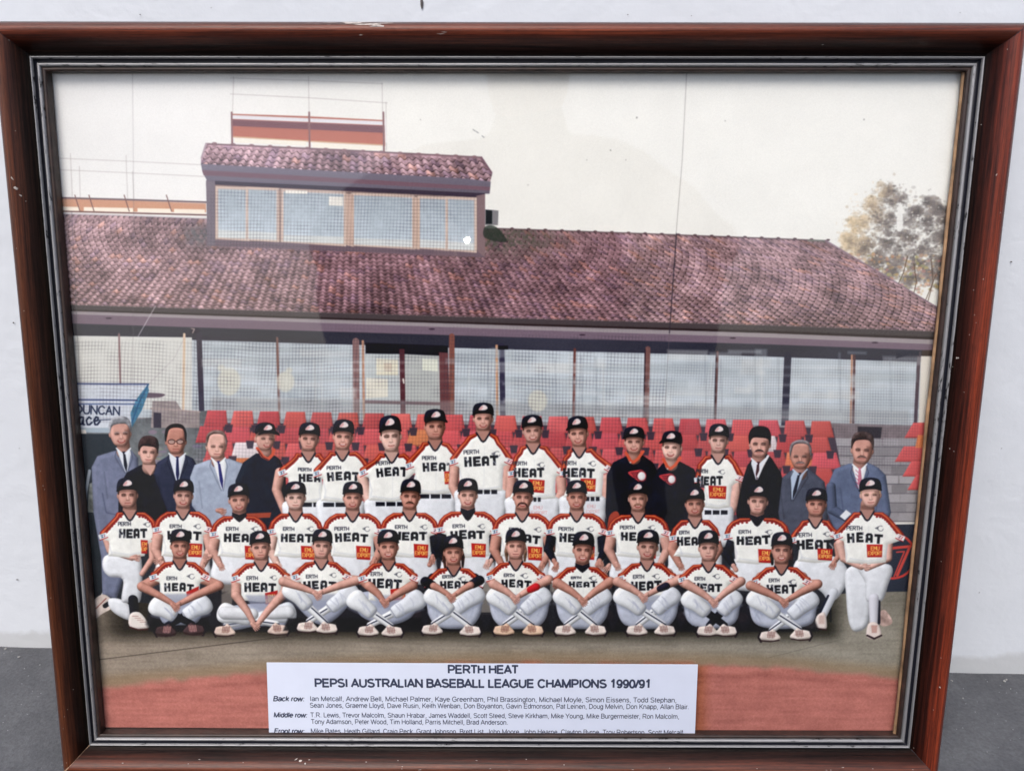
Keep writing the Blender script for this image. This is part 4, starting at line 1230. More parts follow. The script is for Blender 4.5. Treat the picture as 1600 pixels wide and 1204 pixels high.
def frontrow(label, cx, top, chin, elL, elR, hd, kL, kR, shoL, shoR, style='up', skin=1, sock=WS, ht=None, sp=None, cm=None, w=28, sleeve=None, wrist=None, shc=(224, 210, 202), **k):
    person(label)
    nk = {a: k.pop(a) for a in ('under', 'vneck') if a in k}
    neck = chin + 5
    # seat shadow
    fill([(kL[0] - 6, 965), (kR[0] + 6, 965), (kR[0] + 14, 985), (kL[0] - 14, 985)], (46, 44, 50), alpha=.9, soft=5)
    # back of the thighs, in the shade
    if style == 'up':
        pants([(kL[0] - 9, kL[1] - 2), (kL[0] + 4, kL[1] - 16), (cx, kL[1] - 12), (kR[0] - 4, kR[1] - 16), (kR[0] + 9, kR[1] - 2), (kR[0] + 7, kR[1] + 30), (kR[0] - 8, 978), (cx, 982), (kL[0] + 8, 978), (kL[0] - 6, kL[1] + 30)], col=(176, 182, 200), fold=.05)
        for q in range(9):
            rq = np.random.default_rng(int(cx) + q); sx = rq.choice([-1, 1]); x0 = cx + sx * (14 + 26 * rq.random()); y0 = kL[1] + 2 + 22 * rq.random()
            stroke([(x0, y0), (x0 + sx * 5 * rq.random(), y0 + 9), (x0 - sx * 3, y0 + 20)], 2.2, (150, 156, 178), alpha=.5, soft=2.6)
    else:
        pants([(kL[0], kL[1] - 6), (cx - 20, kL[1] - 14), (cx + 20, kL[1] - 14), (kR[0], kR[1] - 6), (kR[0] - 8, kR[1] + 26), (cx, 976), (kL[0] + 8, kL[1] + 26)], col=(160, 166, 186), fold=.05)
    for (el, s) in ((elL, -1), (elR, 1)):
        stroke([(cx + s * 32, neck + 16), (cx + s * 38, neck + 28), (el[0] - s * 3, el[1])], [19, 19, 17.5], sleeve or SK[skin], shade=.45, fold=.06)
    jersey(cx, neck, (cx - 35, neck + 8), (cx + 35, neck + 8), (cx - 46, neck + 27), (cx + 46, neck + 27), cx - 31, cx + 31, neck + 58, wavy=True, chin=chin, skin=skin, **nk)
    if ht:
        heat(*ht[:4], ang=ht[4] if len(ht) > 4 else 0, skip=ht[5] if len(ht) > 5 else 0, pskip=1)
    if cm:
        comet(*cm)
    if sp:
        sponsor(*sp, txt=(sp[3] - sp[1] > 14))
    fill([(cx - 24, neck + 50), (cx + 24, neck + 50), (cx + 16, neck + 68), (cx, neck + 74), (cx - 16, neck + 68)], (142, 148, 170), alpha=.7, soft=6)
    # shins cross: pants to mid shin, then sock
    for (kn, sh_, flip) in ((kR, shoL, 1), (kL, shoR, -1)):
        mx, my_ = kn[0] * .52 + sh_[0] * .48, kn[1] * .52 + (sh_[1] - 6) * .48
        stroke([(mx, my_), (sh_[0], sh_[1] - 8)], [14.5, 11.5], sock, shade=.40)
        if sock == WS:
            stroke([(mx - 6 * flip, my_ + 3), (sh_[0] - 4 * flip, sh_[1] - 8)], 2.2, (48, 52, 72))
        dv = np.array([mx - kn[0], my_ - kn[1]], float); dv /= np.hypot(*dv); pv = np.array([-dv[1], dv[0]])
        if pv[1] < 0: pv = -pv                       # pv points to the lower side
        K = np.array(kn, float); M_ = np.array([mx, my_], float)
        kw = 15 if style == 'up' else 16
        pts = [K - dv * 9 - pv * (kw - 4), K - dv * 13, K - dv * 10 + pv * (kw - 4), K + pv * kw, (K + M_) / 2 + pv * 12, M_ + pv * 9.5 + dv * 2, M_ - pv * 8.5 + dv * 3, (K + M_) / 2 - pv * 12, K - pv * kw]
        stroke([tuple(K + pv * (kw + 1)), tuple((K + M_) / 2 + pv * 13), tuple(M_ + pv * 10)], 5, (122, 128, 150), alpha=.45, soft=5)
        fill([tuple(q) for q in pts], (206, 211, 221) if flip > 0 else (217, 221, 227), smooth=True, rim=.34, rimw=15, fold=.035, grad=(-.07, -.06))
        stroke([tuple(M_ + pv * 9 + dv * 2), tuple(M_ - pv * 8 + dv * 3)], 1.4, (120, 126, 146), alpha=.8)
        rq = np.random.default_rng(int(kn[0] * 3))
        for q in range(5):
            t_ = .15 + .7 * rq.random(); px0 = kn[0] + (mx - kn[0]) * t_; py0 = kn[1] + (my_ - kn[1]) * t_
            stroke([(px0 - 8 * rq.random(), py0 - 7), (px0 + 2, py0 + 1), (px0 + 8 * rq.random(), py0 + 7)], 1.7, (160, 166, 188), alpha=.50, soft=2.2)
        if style == 'flat':
            stroke([(cx + 14 * flip, kn[1] + 2), kn], [22, 25], (214, 217, 224), shade=.38, fold=.04)
    for (sh_, s) in ((shoL, -1), (shoR, 1)):
        x, y = sh_
        dark = shc[0] < 120
        fill([(x - 9 * s, y - 3), (x - 2 * s, y - 10), (x + 4 * s, y - 7), (x + 12 * s, y - 6), (x + 19 * s, y - 3), (x + 20 * s, y + 5), (x + 9 * s, y + 8), (x - 7 * s, y + 8.5), (x - 14 * s, y + 4)], shc, smooth=True, rim=.35, rimw=6, fold=.10)
        stroke([(x + 18 * s, y - 5), (x + 21 * s, y + 3), (x + 17 * s, y + 10)], 3.6, (52, 46, 54))
        stroke([(x + 17 * s, y + 8.5), (x + 2 * s, y + 9.5), (x - 11 * s, y + 7.5)], 2.6, (66, 52, 56))
        fill([(x - 5 * s, y - 6), (x + 6 * s, y - 7), (x + 7 * s, y + 4), (x - 3 * s, y + 5)], dk(shc, 1.5 if dark else .80), soft=2, alpha=.7)
        for q in range(5):
            stroke([(x + (q * 2.6 - 5) * s, y - 6 + (q % 2)), (x + (q * 2.6 - 3.4) * s, y + 3 + (q % 2))], 1.1, (206, 150, 140) if dark else (134, 82, 80), alpha=.85)
        stroke([(x - 6 * s, y + 1), (x + 8 * s, y - 1)], .9, (120, 84, 84), alpha=.6)
        stroke([(x - 12 * s, y + 5), (x - 2 * s, y + 8), (x + 14 * s, y + 6)], .9, dk(shc, .72), alpha=.8)
    # arms
    for (el, s) in ((elL, -1), (elR, 1)):
        st = (cx + s * 35, neck + 25)
        e2 = (el[0] - s * 3, el[1])
        m2 = (e2[0] * .45 + hd[0] * .55, e2[1] * .45 + hd[1] * .55 - .5)
        if sleeve:
            stroke([e2, (e2[0] * .75 + hd[0] * .25, e2[1] * .75 + hd[1] * .25)], [18, 16], sleeve, shade=.45, fold=.1)
            arm([(e2[0] * .68 + hd[0] * .32, e2[1] * .68 + hd[1] * .32), m2, (hd[0] + 3 * s, hd[1])], [14, 11.5, 8.5], skin)
        else:
            arm([e2, m2, (hd[0] + 3 * s, hd[1])], [17.5, 13, 8.8], skin)
        if wrist and s > 0:
            a, b = el[0] * .5 + hd[0] * .5, el[1] * .5 + hd[1] * .5
            d = np.array([hd[0] - el[0], hd[1] - el[1]], float); d /= np.hypot(*d)
            stroke([(a - d[0] * 5, b - d[1] * 5), (a + d[0] * 5, b + d[1] * 5)], [14, 12], wrist, shade=.35)
    for s in (-1, 1):
        sl = (elL[0] + 16, neck + 30) if s < 0 else (elR[0] - 16, neck + 30)
    hand(hd[0] + 5, hd[1] - 2, 2.45, skin, .95)
    hand(hd[0] - 6, hd[1], .75, skin, 1.0)
    face(cx, top, chin, w, skin, **k)


frontrow('player with black socks and clasped hands at the left end of the front row', 281, 826, 872, (219, 916), (345, 914), (275, 944), (246, 946), (318, 944), (262, 984), (300, 982), 'low', 2, sock=(40, 42, 54), ht=(257, 923, 48, 13.5, .02), sp=(291, 924, 311, 934, -.3), cm=(300, 900, 1.0), shc=(84, 66, 70))
frontrow('player leaning on his shins with both arms down, second from the left in the front row', 408, 829, 874, (366, 930), (448, 925), (400, 974), (352, 957), (450, 956), (354, 984), (432, 982), 'flat', 1, ht=(382, 924, 50, 14.5, .02), sp=(414, 926, 434, 944, -.15), cm=(429, 902, .9), shc=(214, 190, 178))
frontrow('dark-haired player with spread fingertips touching, third from the left in the front row', 502, 826, 872, (440, 908), (560, 906), (497, 926), (456, 920), (548, 925), (483, 978), (508, 980), 'low', 1, ht=(475, 921, 52, 14, .0), cm=(522, 898, .9), hair=(44, 34, 36))
frontrow('grinning player with spread knees, fourth from the left in the front row', 607, 827, 874, (574, 915), (648, 914), (602, 938), (556, 936), (652, 936), (578, 984), (610, 985), 'low', 2, ht=(576, 918, 54, 15, .0), sp=(610, 920, 634, 938, -.1), cm=(624, 897, 1.0), smile=2)
frontrow('long-haired player in black undersleeves, fifth from the left in the front row', 709, 836, 882, (662, 908), (752, 906), (706, 930), (676, 930), (744, 928), (678, 982), (732, 984), 'up', 2, ht=(688, 919, 46, 12, .0), cm=(724, 904, 1.0), smile=1, sleeve=(44, 44, 56), long=3, hair=(84, 58, 50))
frontrow('player with long curly hair and a red wristband, centre right of the front row', 806, 825, 873, (768, 912), (860, 905), (806, 932), (774, 930), (848, 930), (790, 983), (830, 983), 'up', 1, ht=(784, 917, 48, 12.5, .0), cm=(821, 899, 1.0), wrist=(196, 48, 56), long=2, hair=(104, 80, 68), shc=(222, 186, 160))
frontrow('smiling dark-haired player, fourth from the right in the front row', 910, 830, 880, (868, 910), (956, 908), (912, 936), (878, 930), (942, 930), (886, 983), (928, 983), 'up', 2, ht=(889, 917, 46, 9, .0), cm=(928, 903, 1.0), smile=2, hair=(60, 42, 40), under=(44, 44, 56), vneck=8)
frontrow('player with a dark wristband, third from the right in the front row', 1011, 827, 874, (962, 908), (1066, 904), (1006, 930), (972, 930), (1050, 930), (998, 983), (1036, 983), 'up', 1, ht=(986, 922, 50, 14.5, .0), cm=(1027, 900, 1.0), smile=1, wrist=(52, 50, 66), w=30)
frontrow('player with a wide cap brim and black socks, second from the right in the front row', 1107, 828, 876, (1070, 912), (1160, 908), (1116, 938), (1078, 935), (1146, 934), (1108, 984), (1132, 984), 'up', 1, sock=(40, 42, 54), ht=(1082, 923, 48, 13, .0), cm=(1121, 900, .95), w=29)
frontrow('grinning dark-haired player at the right end of the front row', 1221, 831, 880, (1170, 914), (1280, 912), (1226, 938), (1180, 934), (1266, 936), (1206, 992), (1248, 990), 'up', 2, ht=(1198, 927, 48, 14, .0), cm=(1240, 909, 1.05), smile=2, long=1, hair=(52, 38, 38))

# ---------------------------------------------------------------- grain, slight blur of the print
CUR[0] = None


def blur(A):
    B = A.copy()
    B[1:-1] = (A[:-2] + 2 * A[1:-1] + A[2:]) / 4
    C = B.copy()
    C[:, 1:-1] = (B[:, :-2] + 2 * B[:, 1:-1] + B[:, 2:]) / 4
    return C


lum_ = IMG @ np.array([.3, .59, .11], np.float32)
IMG[:] = lum_[..., None] + (IMG - lum_[..., None]) * .88
IMG[:] = blur(IMG)
IMG[:] = IMG - .030 * np.sin(2 * np.pi * np.clip(IMG, 0, 1))
g = RNG.normal(0, 1, IMG.shape[:2]).astype(np.float32)
IMG += (0.010 * g + 0.008 * N2)[..., None]
# ink on paper: the glass in front adds its own veil of light, so the print itself is a little deeper
VEIL = 0.0
lin = np.where(IMG <= .04045, np.clip(IMG, 0, 1) / 12.92, ((np.clip(IMG, 0, 1.05) + .055) / 1.055) ** 2.4)
PR = (1.02, 1.02, 1.02); PV = globals().get('PRINT_VEIL', (0.021, 0.021, 0.024))
lin = np.clip(lin * np.array(PR) - np.array(PV), 0.002, 1)
out = np.where(lin <= .0031308, lin * 12.92, 1.055 * lin ** (1 / 2.4) - .055).astype(np.float32)
# ================================================================ materials
def painted_wall():
    m, n, l, b = mat('white painted render')
    tc = n.new('ShaderNodeTexCoord').outputs['Object']
    big = noise(n, l, 3.0, 3, tc)
    fine = noise(n, l, 90, 5, tc, .6)
    r = ramp(n, [(.3, (.705, .745, .80)), (.7, (.73, .765, .815))])
    l.new(big.outputs[0], r.inputs[0])
    # splashed dirt just above the ground
    sep = n.new('ShaderNodeSeparateXYZ'); l.new(tc, sep.inputs[0])
    mp = n.new('ShaderNodeMapRange'); mp.inputs[1].default_value = 0.0; mp.inputs[2].default_value = .005; mp.inputs[3].default_value = 1; mp.inputs[4].default_value = 0
    ad = n.new('ShaderNodeMath'); ad.operation = 'MULTIPLY_ADD'; l.new(noise(n, l, 22, 5, tc, .65).outputs[0], ad.inputs[0]); ad.inputs[1].default_value = -.025; l.new(sep.outputs[2], ad.inputs[2])
    l.new(ad.outputs[0], mp.inputs[0])
    col = mix(n, l, mp.outputs[0], r.outputs[0], (.58, .60, .62))
    l.new(col, b.inputs['Base Color'])
    b.inputs['Roughness'].default_value = .62
    h = n.new('ShaderNodeMath'); h.operation = 'MULTIPLY_ADD'; l.new(noise(n, l, 26, 3, tc, .5, .6).outputs[0], h.inputs[0]); h.inputs[1].default_value = 2.2; l.new(fine.outputs[0], h.inputs[2])
    l.new(bump(n, l, h.outputs[0], .0005, .8), b.inputs['Normal'])
    return m


def concrete():
    m, n, l, b = mat('grey concrete')
    tc = n.new('ShaderNodeTexCoord').outputs['Object']
    r = ramp(n, [(.28, (.046, .049, .055)), (.5, (.078, .081, .091)), (.74, (.128, .133, .145))])
    l.new(noise(n, l, 11, 7, tc, .68).outputs[0], r.inputs[0])
    fine = ramp(n, [(.3, (.75, .75, .75)), (.7, (1.2, 1.2, 1.2))]); l.new(noise(n, l, 420, 4, tc, .7).outputs[0], fine.inputs[0])
    c = mix(n, l, 1.0, r.outputs[0], fine.outputs[0], 'MULTIPLY')
    vo = n.new('ShaderNodeTexVoronoi'); vo.inputs['Scale'].default_value = 420; l.new(tc, vo.inputs['Vector'])
    sp = ramp(n, [(.10, (1, 1, 1)), (.18, (0, 0, 0))]); l.new(vo.outputs['Distance'], sp.inputs[0])
    sel = ramp(n, [(.70, (0, 0, 0)), (.78, (1, 1, 1))]); l.new(noise(n, l, 60, 2, tc).outputs[0], sel.inputs[0])
    f = n.new('ShaderNodeMath'); f.operation = 'MULTIPLY'; l.new(sp.outputs[0], f.inputs[0])
    cs = n.new('ShaderNodeSeparateColor'); l.new(vo.outputs['Color'], cs.inputs[0])
    g = n.new('ShaderNodeMath'); g.operation = 'GREATER_THAN'; g.inputs[1].default_value = .90; l.new(cs.outputs[0], g.inputs[0]); l.new(g.outputs[0], f.inputs[1])
    c = mix(n, l, f.outputs[0], c, (.30, .31, .33))
    l.new(c, b.inputs['Base Color'])
    b.inputs['Roughness'].default_value = .8
    l.new(bump(n, l, noise(n, l, 260, 6, tc, .7).outputs[0], .0015, .8), b.inputs['Normal'])
    return m


def wood(light_tint, seed):
    """mahogany stain: UV u runs along the rail in metres, v across the moulding 0..1"""
    m, n, l, b = mat('mahogany stained wood')
    uv = n.new('ShaderNodeUVMap'); uv.uv_map = 'UVMap'
    g1 = noise(n, l, 1.0, 6, mapping(n, l, uv.outputs[0], (16, 26, 1), (seed, seed, 0)), .62, .4)
    g2 = noise(n, l, 1.0, 5, mapping(n, l, uv.outputs[0], (150, 130, 1), (seed, 0, 0)), .6)
    g3 = noise(n, l, 1.0, 3, mapping(n, l, uv.outputs[0], (5, 3, 1), (0, seed, 0)), .5)
    sep = n.new('ShaderNodeSeparateXYZ'); l.new(uv.outputs[0], sep.inputs[0])
    # the stain is toned from black in the hollow to red on the crest and dark again at the back edge; the crest's highlight is put into it too
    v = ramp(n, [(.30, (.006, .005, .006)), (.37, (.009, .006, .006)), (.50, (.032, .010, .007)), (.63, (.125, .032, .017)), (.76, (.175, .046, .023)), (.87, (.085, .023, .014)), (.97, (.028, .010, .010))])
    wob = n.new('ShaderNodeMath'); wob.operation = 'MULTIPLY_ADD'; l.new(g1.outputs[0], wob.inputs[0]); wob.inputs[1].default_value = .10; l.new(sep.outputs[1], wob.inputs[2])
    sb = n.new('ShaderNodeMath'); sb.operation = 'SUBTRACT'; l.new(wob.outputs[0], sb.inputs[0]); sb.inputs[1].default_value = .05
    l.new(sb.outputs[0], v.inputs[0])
    gr = ramp(n, [(.32, (.34, .30, .28)), (.50, (.9, .9, .9)), (.68, (1.6, 1.5, 1.35))]); l.new(g1.outputs[0], gr.inputs[0])
    c = mix(n, l, 1.0, v.outputs[0], gr.outputs[0], 'MULTIPLY')
    pr = ramp(n, [(.38, (.38, .38, .38)), (.48, (1, 1, 1))]); l.new(g2.outputs[0], pr.inputs[0])
    c = mix(n, l, .75, c, pr.outputs[0], 'MULTIPLY')
    lg = ramp(n, [(.35, (.72, .72, .72)), (.65, (1.2, 1.2, 1.2))]); l.new(g3.outputs[0], lg.inputs[0])
    c = mix(n, l, 1.0, c, lg.outputs[0], 'MULTIPLY')
    c = mix(n, l, 1.0, c, light_tint, 'MULTIPLY')
    l.new(c, b.inputs['Base Color'])
    rr = ramp(n, [(.3, (.26, .26, .26)), (.7, (.42, .42, .42))]); l.new(g3.outputs[0], rr.inputs[0])
    l.new(rr.outputs[0], b.inputs['Roughness'])
    gl_ = ramp(n, [(.36, (.07, .07, .07)), (.60, (.30, .30, .30))]); l.new(sb.outputs[0], gl_.inputs[0])
    l.new(gl_.outputs[0], b.inputs['Specular IOR Level'])
    cw_ = ramp(n, [(.40, (0, 0, 0)), (.62, (.14, .14, .14))]); l.new(sb.outputs[0], cw_.inputs[0]); l.new(cw_.outputs[0], b.inputs['Coat Weight'])
    b.inputs['Coat Roughness'].default_value = .28
    l.new(bump(n, l, g2.outputs[0], .00025, .6), b.inputs['Normal'])
    return m


def simple(name, col, rough=.5, metal=0.0, nscale=200, lo=.8, hi=1.15, bd=.0001):
    m, n, l, b = mat(name)
    tc = n.new('ShaderNodeTexCoord').outputs['Object']
    r = ramp(n, [(.3, tuple(c * lo for c in col)), (.7, tuple(min(1, c * hi) for c in col))])
    t = noise(n, l, nscale, 4, tc)
    l.new(t.outputs[0], r.inputs[0]); l.new(r.outputs[0], b.inputs['Base Color'])
    b.inputs['Roughness'].default_value = rough
    b.inputs['Metallic'].default_value = metal
    if bd:
        l.new(bump(n, l, t.outputs[0], bd, .6), b.inputs['Normal'])
    return m


def silver():
    m, n, l, b = mat('worn silver leaf')
    uv = n.new('ShaderNodeUVMap'); uv.uv_map = 'UVMap'
    t = noise(n, l, 1.0, 6, mapping(n, l, uv.outputs[0], (160, 30, 1)), .68)
    t2 = noise(n, l, 1.0, 3, mapping(n, l, uv.outputs[0], (14, 2, 1)), .5)
    ad = n.new('ShaderNodeMath'); ad.operation = 'MULTIPLY_ADD'; l.new(t2.outputs[0], ad.inputs[0]); ad.inputs[1].default_value = .35; l.new(t.outputs[0], ad.inputs[2])
    w = ramp(n, [(.50, (0, 0, 0)), (.60, (1, 1, 1))]); l.new(ad.outputs[0], w.inputs[0])
    c = mix(n, l, w.outputs[0], (.02, .018, .02), (.33, .33, .34))
    l.new(c, b.inputs['Base Color'])
    b.inputs['Metallic'].default_value = .55
    b.inputs['Roughness'].default_value = .5
    l.new(bump(n, l, t.outputs[0], .0002, .7), b.inputs['Normal'])
    return m


def glass():
    m = bpy.data.materials.new('picture glass'); m.use_nodes = True
    n, l = m.node_tree.nodes, m.node_tree.links
    n.clear()
    out = n.new('ShaderNodeOutputMaterial'); mx = n.new('ShaderNodeMixShader'); tr = n.new('ShaderNodeBsdfTransparent'); gl = n.new('ShaderNodeBsdfGlossy'); fr = n.new('ShaderNodeFresnel')
    geo = n.new('ShaderNodeNewGeometry'); mr = n.new('ShaderNodeMapRange'); l.new(geo.outputs['Backfacing'], mr.inputs[0])
    mr.inputs[3].default_value = 1.45; mr.inputs[4].default_value = 1 / 1.45; l.new(mr.outputs[0], fr.inputs[0])   # thin pane: both faces reflect alike
    gl.inputs['Roughness'].default_value = .02
    tr.inputs[0].default_value = (.998, 1, .998, 1)
    tc = n.new('ShaderNodeTexCoord').outputs['Object']
    t = noise(n, l, 7, 2, tc)
    l.new(bump(n, l, t.outputs[0], .0012, 1.0), gl.inputs['Normal'])
    l.new(fr.outputs[0], mx.inputs[0]); l.new(tr.outputs[0], mx.inputs[1]); l.new(gl.outputs[0], mx.inputs[2]); l.new(mx.outputs[0], out.inputs[0])
    return m


# ================================================================ setting
def F2W(p):
    return FM @ Vector((float(p[0]), float(p[1]), float(p[2])))


def ray_to_ground(x, y):
    d = CAM_R @ np.array([(x - 800) / FPX, -(y - 602) / FPX, -1.0])
    dw = FM.to_3x3() @ Vector(d); cw = FM @ Vector(CAM_C)
    t = -cw.z / dw.z
    return cw + dw * t


A = ray_to_ground(0, 1009); B = ray_to_ground(1600, 1052)
wd = (B - A).normalized()
W_ORG = (A + B) / 2
W_ANG = math.atan2(wd.y, wd.x)


def tag(o, label, cat, group=None, kind=None):
    if label: o['label'] = label
    if cat: o['category'] = cat
    if group: o['group'] = group
    if kind: o['kind'] = kind
    return o


# wall: a slab with a gently uneven trowelled face
nx_, nz_ = 180, 120
W_, H_ = 4.0, 2.4
vs, fs = [], []
rw = np.random.default_rng(5)
ph = rw.random((14, 3)) * 6.28
for j in range(nz_ + 1):
    for i in range(nx_ + 1):
        x = -W_ / 2 + W_ * i / nx_; z = -0.02 + H_ * j / nz_
        d = sum(math.sin(x * (3 + 2.3 * k) + ph[k, 0]) * math.sin(z * (4 + 2.1 * k) + ph[k, 1]) / (2 + k) for k in range(10)) * .00025
        vs.append((x, d, z))
for j in range(nz_):
    for i in range(nx_):
        a = j * (nx_ + 1) + i
        fs.append((a, a + 1, a + nx_ + 2, a + nx_ + 1))
k0 = len(vs)
vs += [(-W_ / 2, .15, -.02), (W_ / 2, .15, -.02), (W_ / 2, .15, H_ - .02), (-W_ / 2, .15, H_ - .02)]
c00, c10, c11, c01 = 0, nx_, nz_ * (nx_ + 1) + nx_, nz_ * (nx_ + 1)
fs += [(k0 + 1, k0, k0 + 3, k0 + 2), (c01, c11, k0 + 2, k0 + 3), (k0, c00, c01, k0 + 3), (c10, k0 + 1, k0 + 2, c11)]
wall = link_mesh('wall', vs, fs, [painted_wall()], smooth=True)
wall.location = W_ORG; wall.rotation_euler = (0, 0, W_ANG)
tag(wall, 'white painted rendered wall behind the framed photograph', 'wall', kind='structure')

# ground: fine near the frame, one sheet out to the horizon
xs = np.concatenate([[-60, -8, -2], np.linspace(-.8, .8, 90), [2, 8, 60]])
ys = np.concatenate([[-60, -8, -2], np.linspace(-.8, .25, 66), [2, 8, 60]])
vs, fs = [], []
for y in ys:
    for x in xs:
        d = .0007 * math.sin(x * 31 + y * 17) * math.sin(y * 41) + .0006 * math.sin(x * 71 + 2) * math.sin(y * 63 + x * 9)
        vs.append((x, y, -abs(d) if abs(x) < 1 and abs(y) < 1 else 0))
nx2 = len(xs)
for j in range(len(ys) - 1):
    for i in range(nx2 - 1):
        a = j * nx2 + i
        fs.append((a, a + 1, a + nx2 + 1, a + nx2))
ground = link_mesh('ground', vs, fs, [concrete()], smooth=True)
tag(ground, 'grey speckled concrete ground at the foot of the wall', 'ground', kind='structure')


def wall_pt(x, y):
    """photo pixel -> point on the wall's face, in the wall's own space"""
    d = FM.to_3x3() @ Vector(CAM_R @ np.array([(x - 800) / FPX, -(y - 602) / FPX, -1.0])); c = FM @ Vector(CAM_C)
    inv = wall.rotation_euler.to_matrix().inverted()
    dl, cl = inv @ d, inv @ (c - wall.location)
    t = (-.0006 - cl.y) / dl.y
    return cl + dl * t


# small chips and flecks on the paint
chip_m = simple('dark fleck', (.10, .09, .09), .8)
vs, fs = [], []
rc = np.random.default_rng(9)
spots = [(659, 4, .9, 3.6), (219, 23, .5, .35), (21, 504, .6, .6), (1580, 409, .7, .4), (981, 23, .4, .3), (27, 905, 1.4, .5), (1530, 925, .4, .4), (1565, 700, .35, .35), (30, 700, .3, .4), (1080, 25, .3, .3), (330, 12, .3, .3), (1500, 20, .3, .25)]
for (x, y, w, h) in spots:
    p = wall_pt(x, y)
    b0 = len(vs)
    n = 7
    for k in range(n):
        a = k / n * 6.283; q = .8 + .5 * rc.random()
        vs.append((p.x + w * .0008 * q * math.cos(a), p.y - .0001, p.z + h * .0008 * q * math.sin(a)))
    vs.append((p.x, p.y - .0006, p.z)); c = len(vs) - 1
    for k in range(n):
        fs.append((b0 + k, b0 + (k + 1) % n, c))
o = link_mesh('paint_fleck', vs, fs, [chip_m], parent=wall); o['kind'] = 'stuff'
# leaf litter and grit caught where the wall meets the ground
vs, fs = [], []
for k in range(120):
    x = rc.uniform(-.75, .75); y = -.003 - abs(rc.normal()) * .012; s = .0004 + .0008 * rc.random() ** 2
    z = .0195
    b0 = len(vs)
    R = rc.normal(size=(6, 3)) * .25
    for q, v in enumerate(((1, 0, 0), (-1, 0, 0), (0, 1, 0), (0, -1, 0), (0, 0, 1), (0, 0, -1))):
        vs.append((x + s * (v[0] + R[q, 0]), y + s * (v[1] + R[q, 1]), s * .5 + s * .7 * (v[2] + R[q, 2])))
    for f in ((0, 2, 4), (2, 1, 4), (1, 3, 4), (3, 0, 4), (2, 0, 5), (1, 2, 5), (3, 1, 5), (0, 3, 5)):
        fs.append(tuple(b0 + i for i in f))
grit = link_mesh('grit', vs, fs, [simple('pale grit', (.42, .42, .41), .8, nscale=90, lo=.45, hi=1.3)])
grit.location = W_ORG; grit.rotation_euler = (0, 0, W_ANG)
tag(grit, 'pale grit scattered on the concrete along the foot of the wall', 'grit', kind='stuff')

# ================================================================ the framed photograph
root = bpy.data.objects.new('framed_photograph', None)
COL.objects.link(root)
root.empty_display_size = .05
base = F2W((0, -.2188, 0))
root.matrix_world = Matrix.Translation(base) @ FM.to_3x3().to_4x4()
tag(root, 'framed baseball team photograph in a dark mahogany frame, leaning on the white wall', 'framed picture')
OFF = root.matrix_world.inverted() @ FM        # frame space -> root space


def fm_mesh(name, verts, faces, mats, parent=None, **k):
    vv = [OFF @ Vector((float(a), float(b_), float(c))) for a, b_, c in verts]
    return link_mesh(name, vv, faces, mats, parent=parent or root, **k)


LIP = .0065
SQ = [bp(71.5, 111.5, LIP), bp(1511, 111.5, LIP), bp(1402.5, 1149, LIP), bp(157.2, 1146.5, LIP)]
OQ = [bp(-9, 33, .009), bp(1601, 35.5, .009), bp(1461, 1207, .009), bp(104, 1199, .009)]


def corner(i, s):
    a, b_ = np.array(SQ[i % 4][:2]), np.array(OQ[i % 4][:2])
    return a + (b_ - a) * s


def arc(c, r, a0, a1, n, ry=None):
    ry = ry or r
    return [(c[0] + r * math.cos(rad(a0 + (a1 - a0) * k / n)), c[1] + ry * math.sin(rad(a0 + (a1 - a0) * k / n))) for k in range(n + 1)]


# profile: (s across 0..1, height mm above the print)
P_LIP = [(0.0, .9), (0.0, 5.4), (.006, 6.2), (.020, 6.6), (.045, 6.8), (.070, 6.7), (.084, 6.3), (.088, 5.8)]
P_BEAD2 = [(.088, 5.8), (.092, 6.7), (.099, 7.4), (.115, 7.9), (.134, 8.0), (.153, 7.9), (.162, 7.4), (.169, 6.6), (.174, 6.0)]
P_GROOVE = [(.174, 6.0), (.180, 5.5), (.19, 5.3), (.225, 5.6), (.24, 6.2), (.246, 6.9), (.248, 7.3)]
P_BEAD1 = [(.248, 7.3), (.253, 8.0), (.265, 8.7), (.277, 8.9), (.289, 8.7), (.299, 8.1), (.303, 7.4)]
P_WOOD = [(.303, 7.4), (.31, 6.9), (.33, 6.7), (.36, 6.9), (.40, 7.8), (.44, 9.2), (.48, 11.0), (.53, 13.1), (.58, 15.0), (.63, 16.5), (.68, 17.5), (.73, 18.0), (.78, 18.0), (.83, 17.4), (.88, 16.2), (.92, 14.6), (.955, 12.4), (.98, 9.9), (.995, 7.0), (1.0, 4.0), (1.0, 0.0), (1.0, -8.0), (.985, -9.5), (.93, -10), (.5, -10), (.25, -10), (.2, -6)]


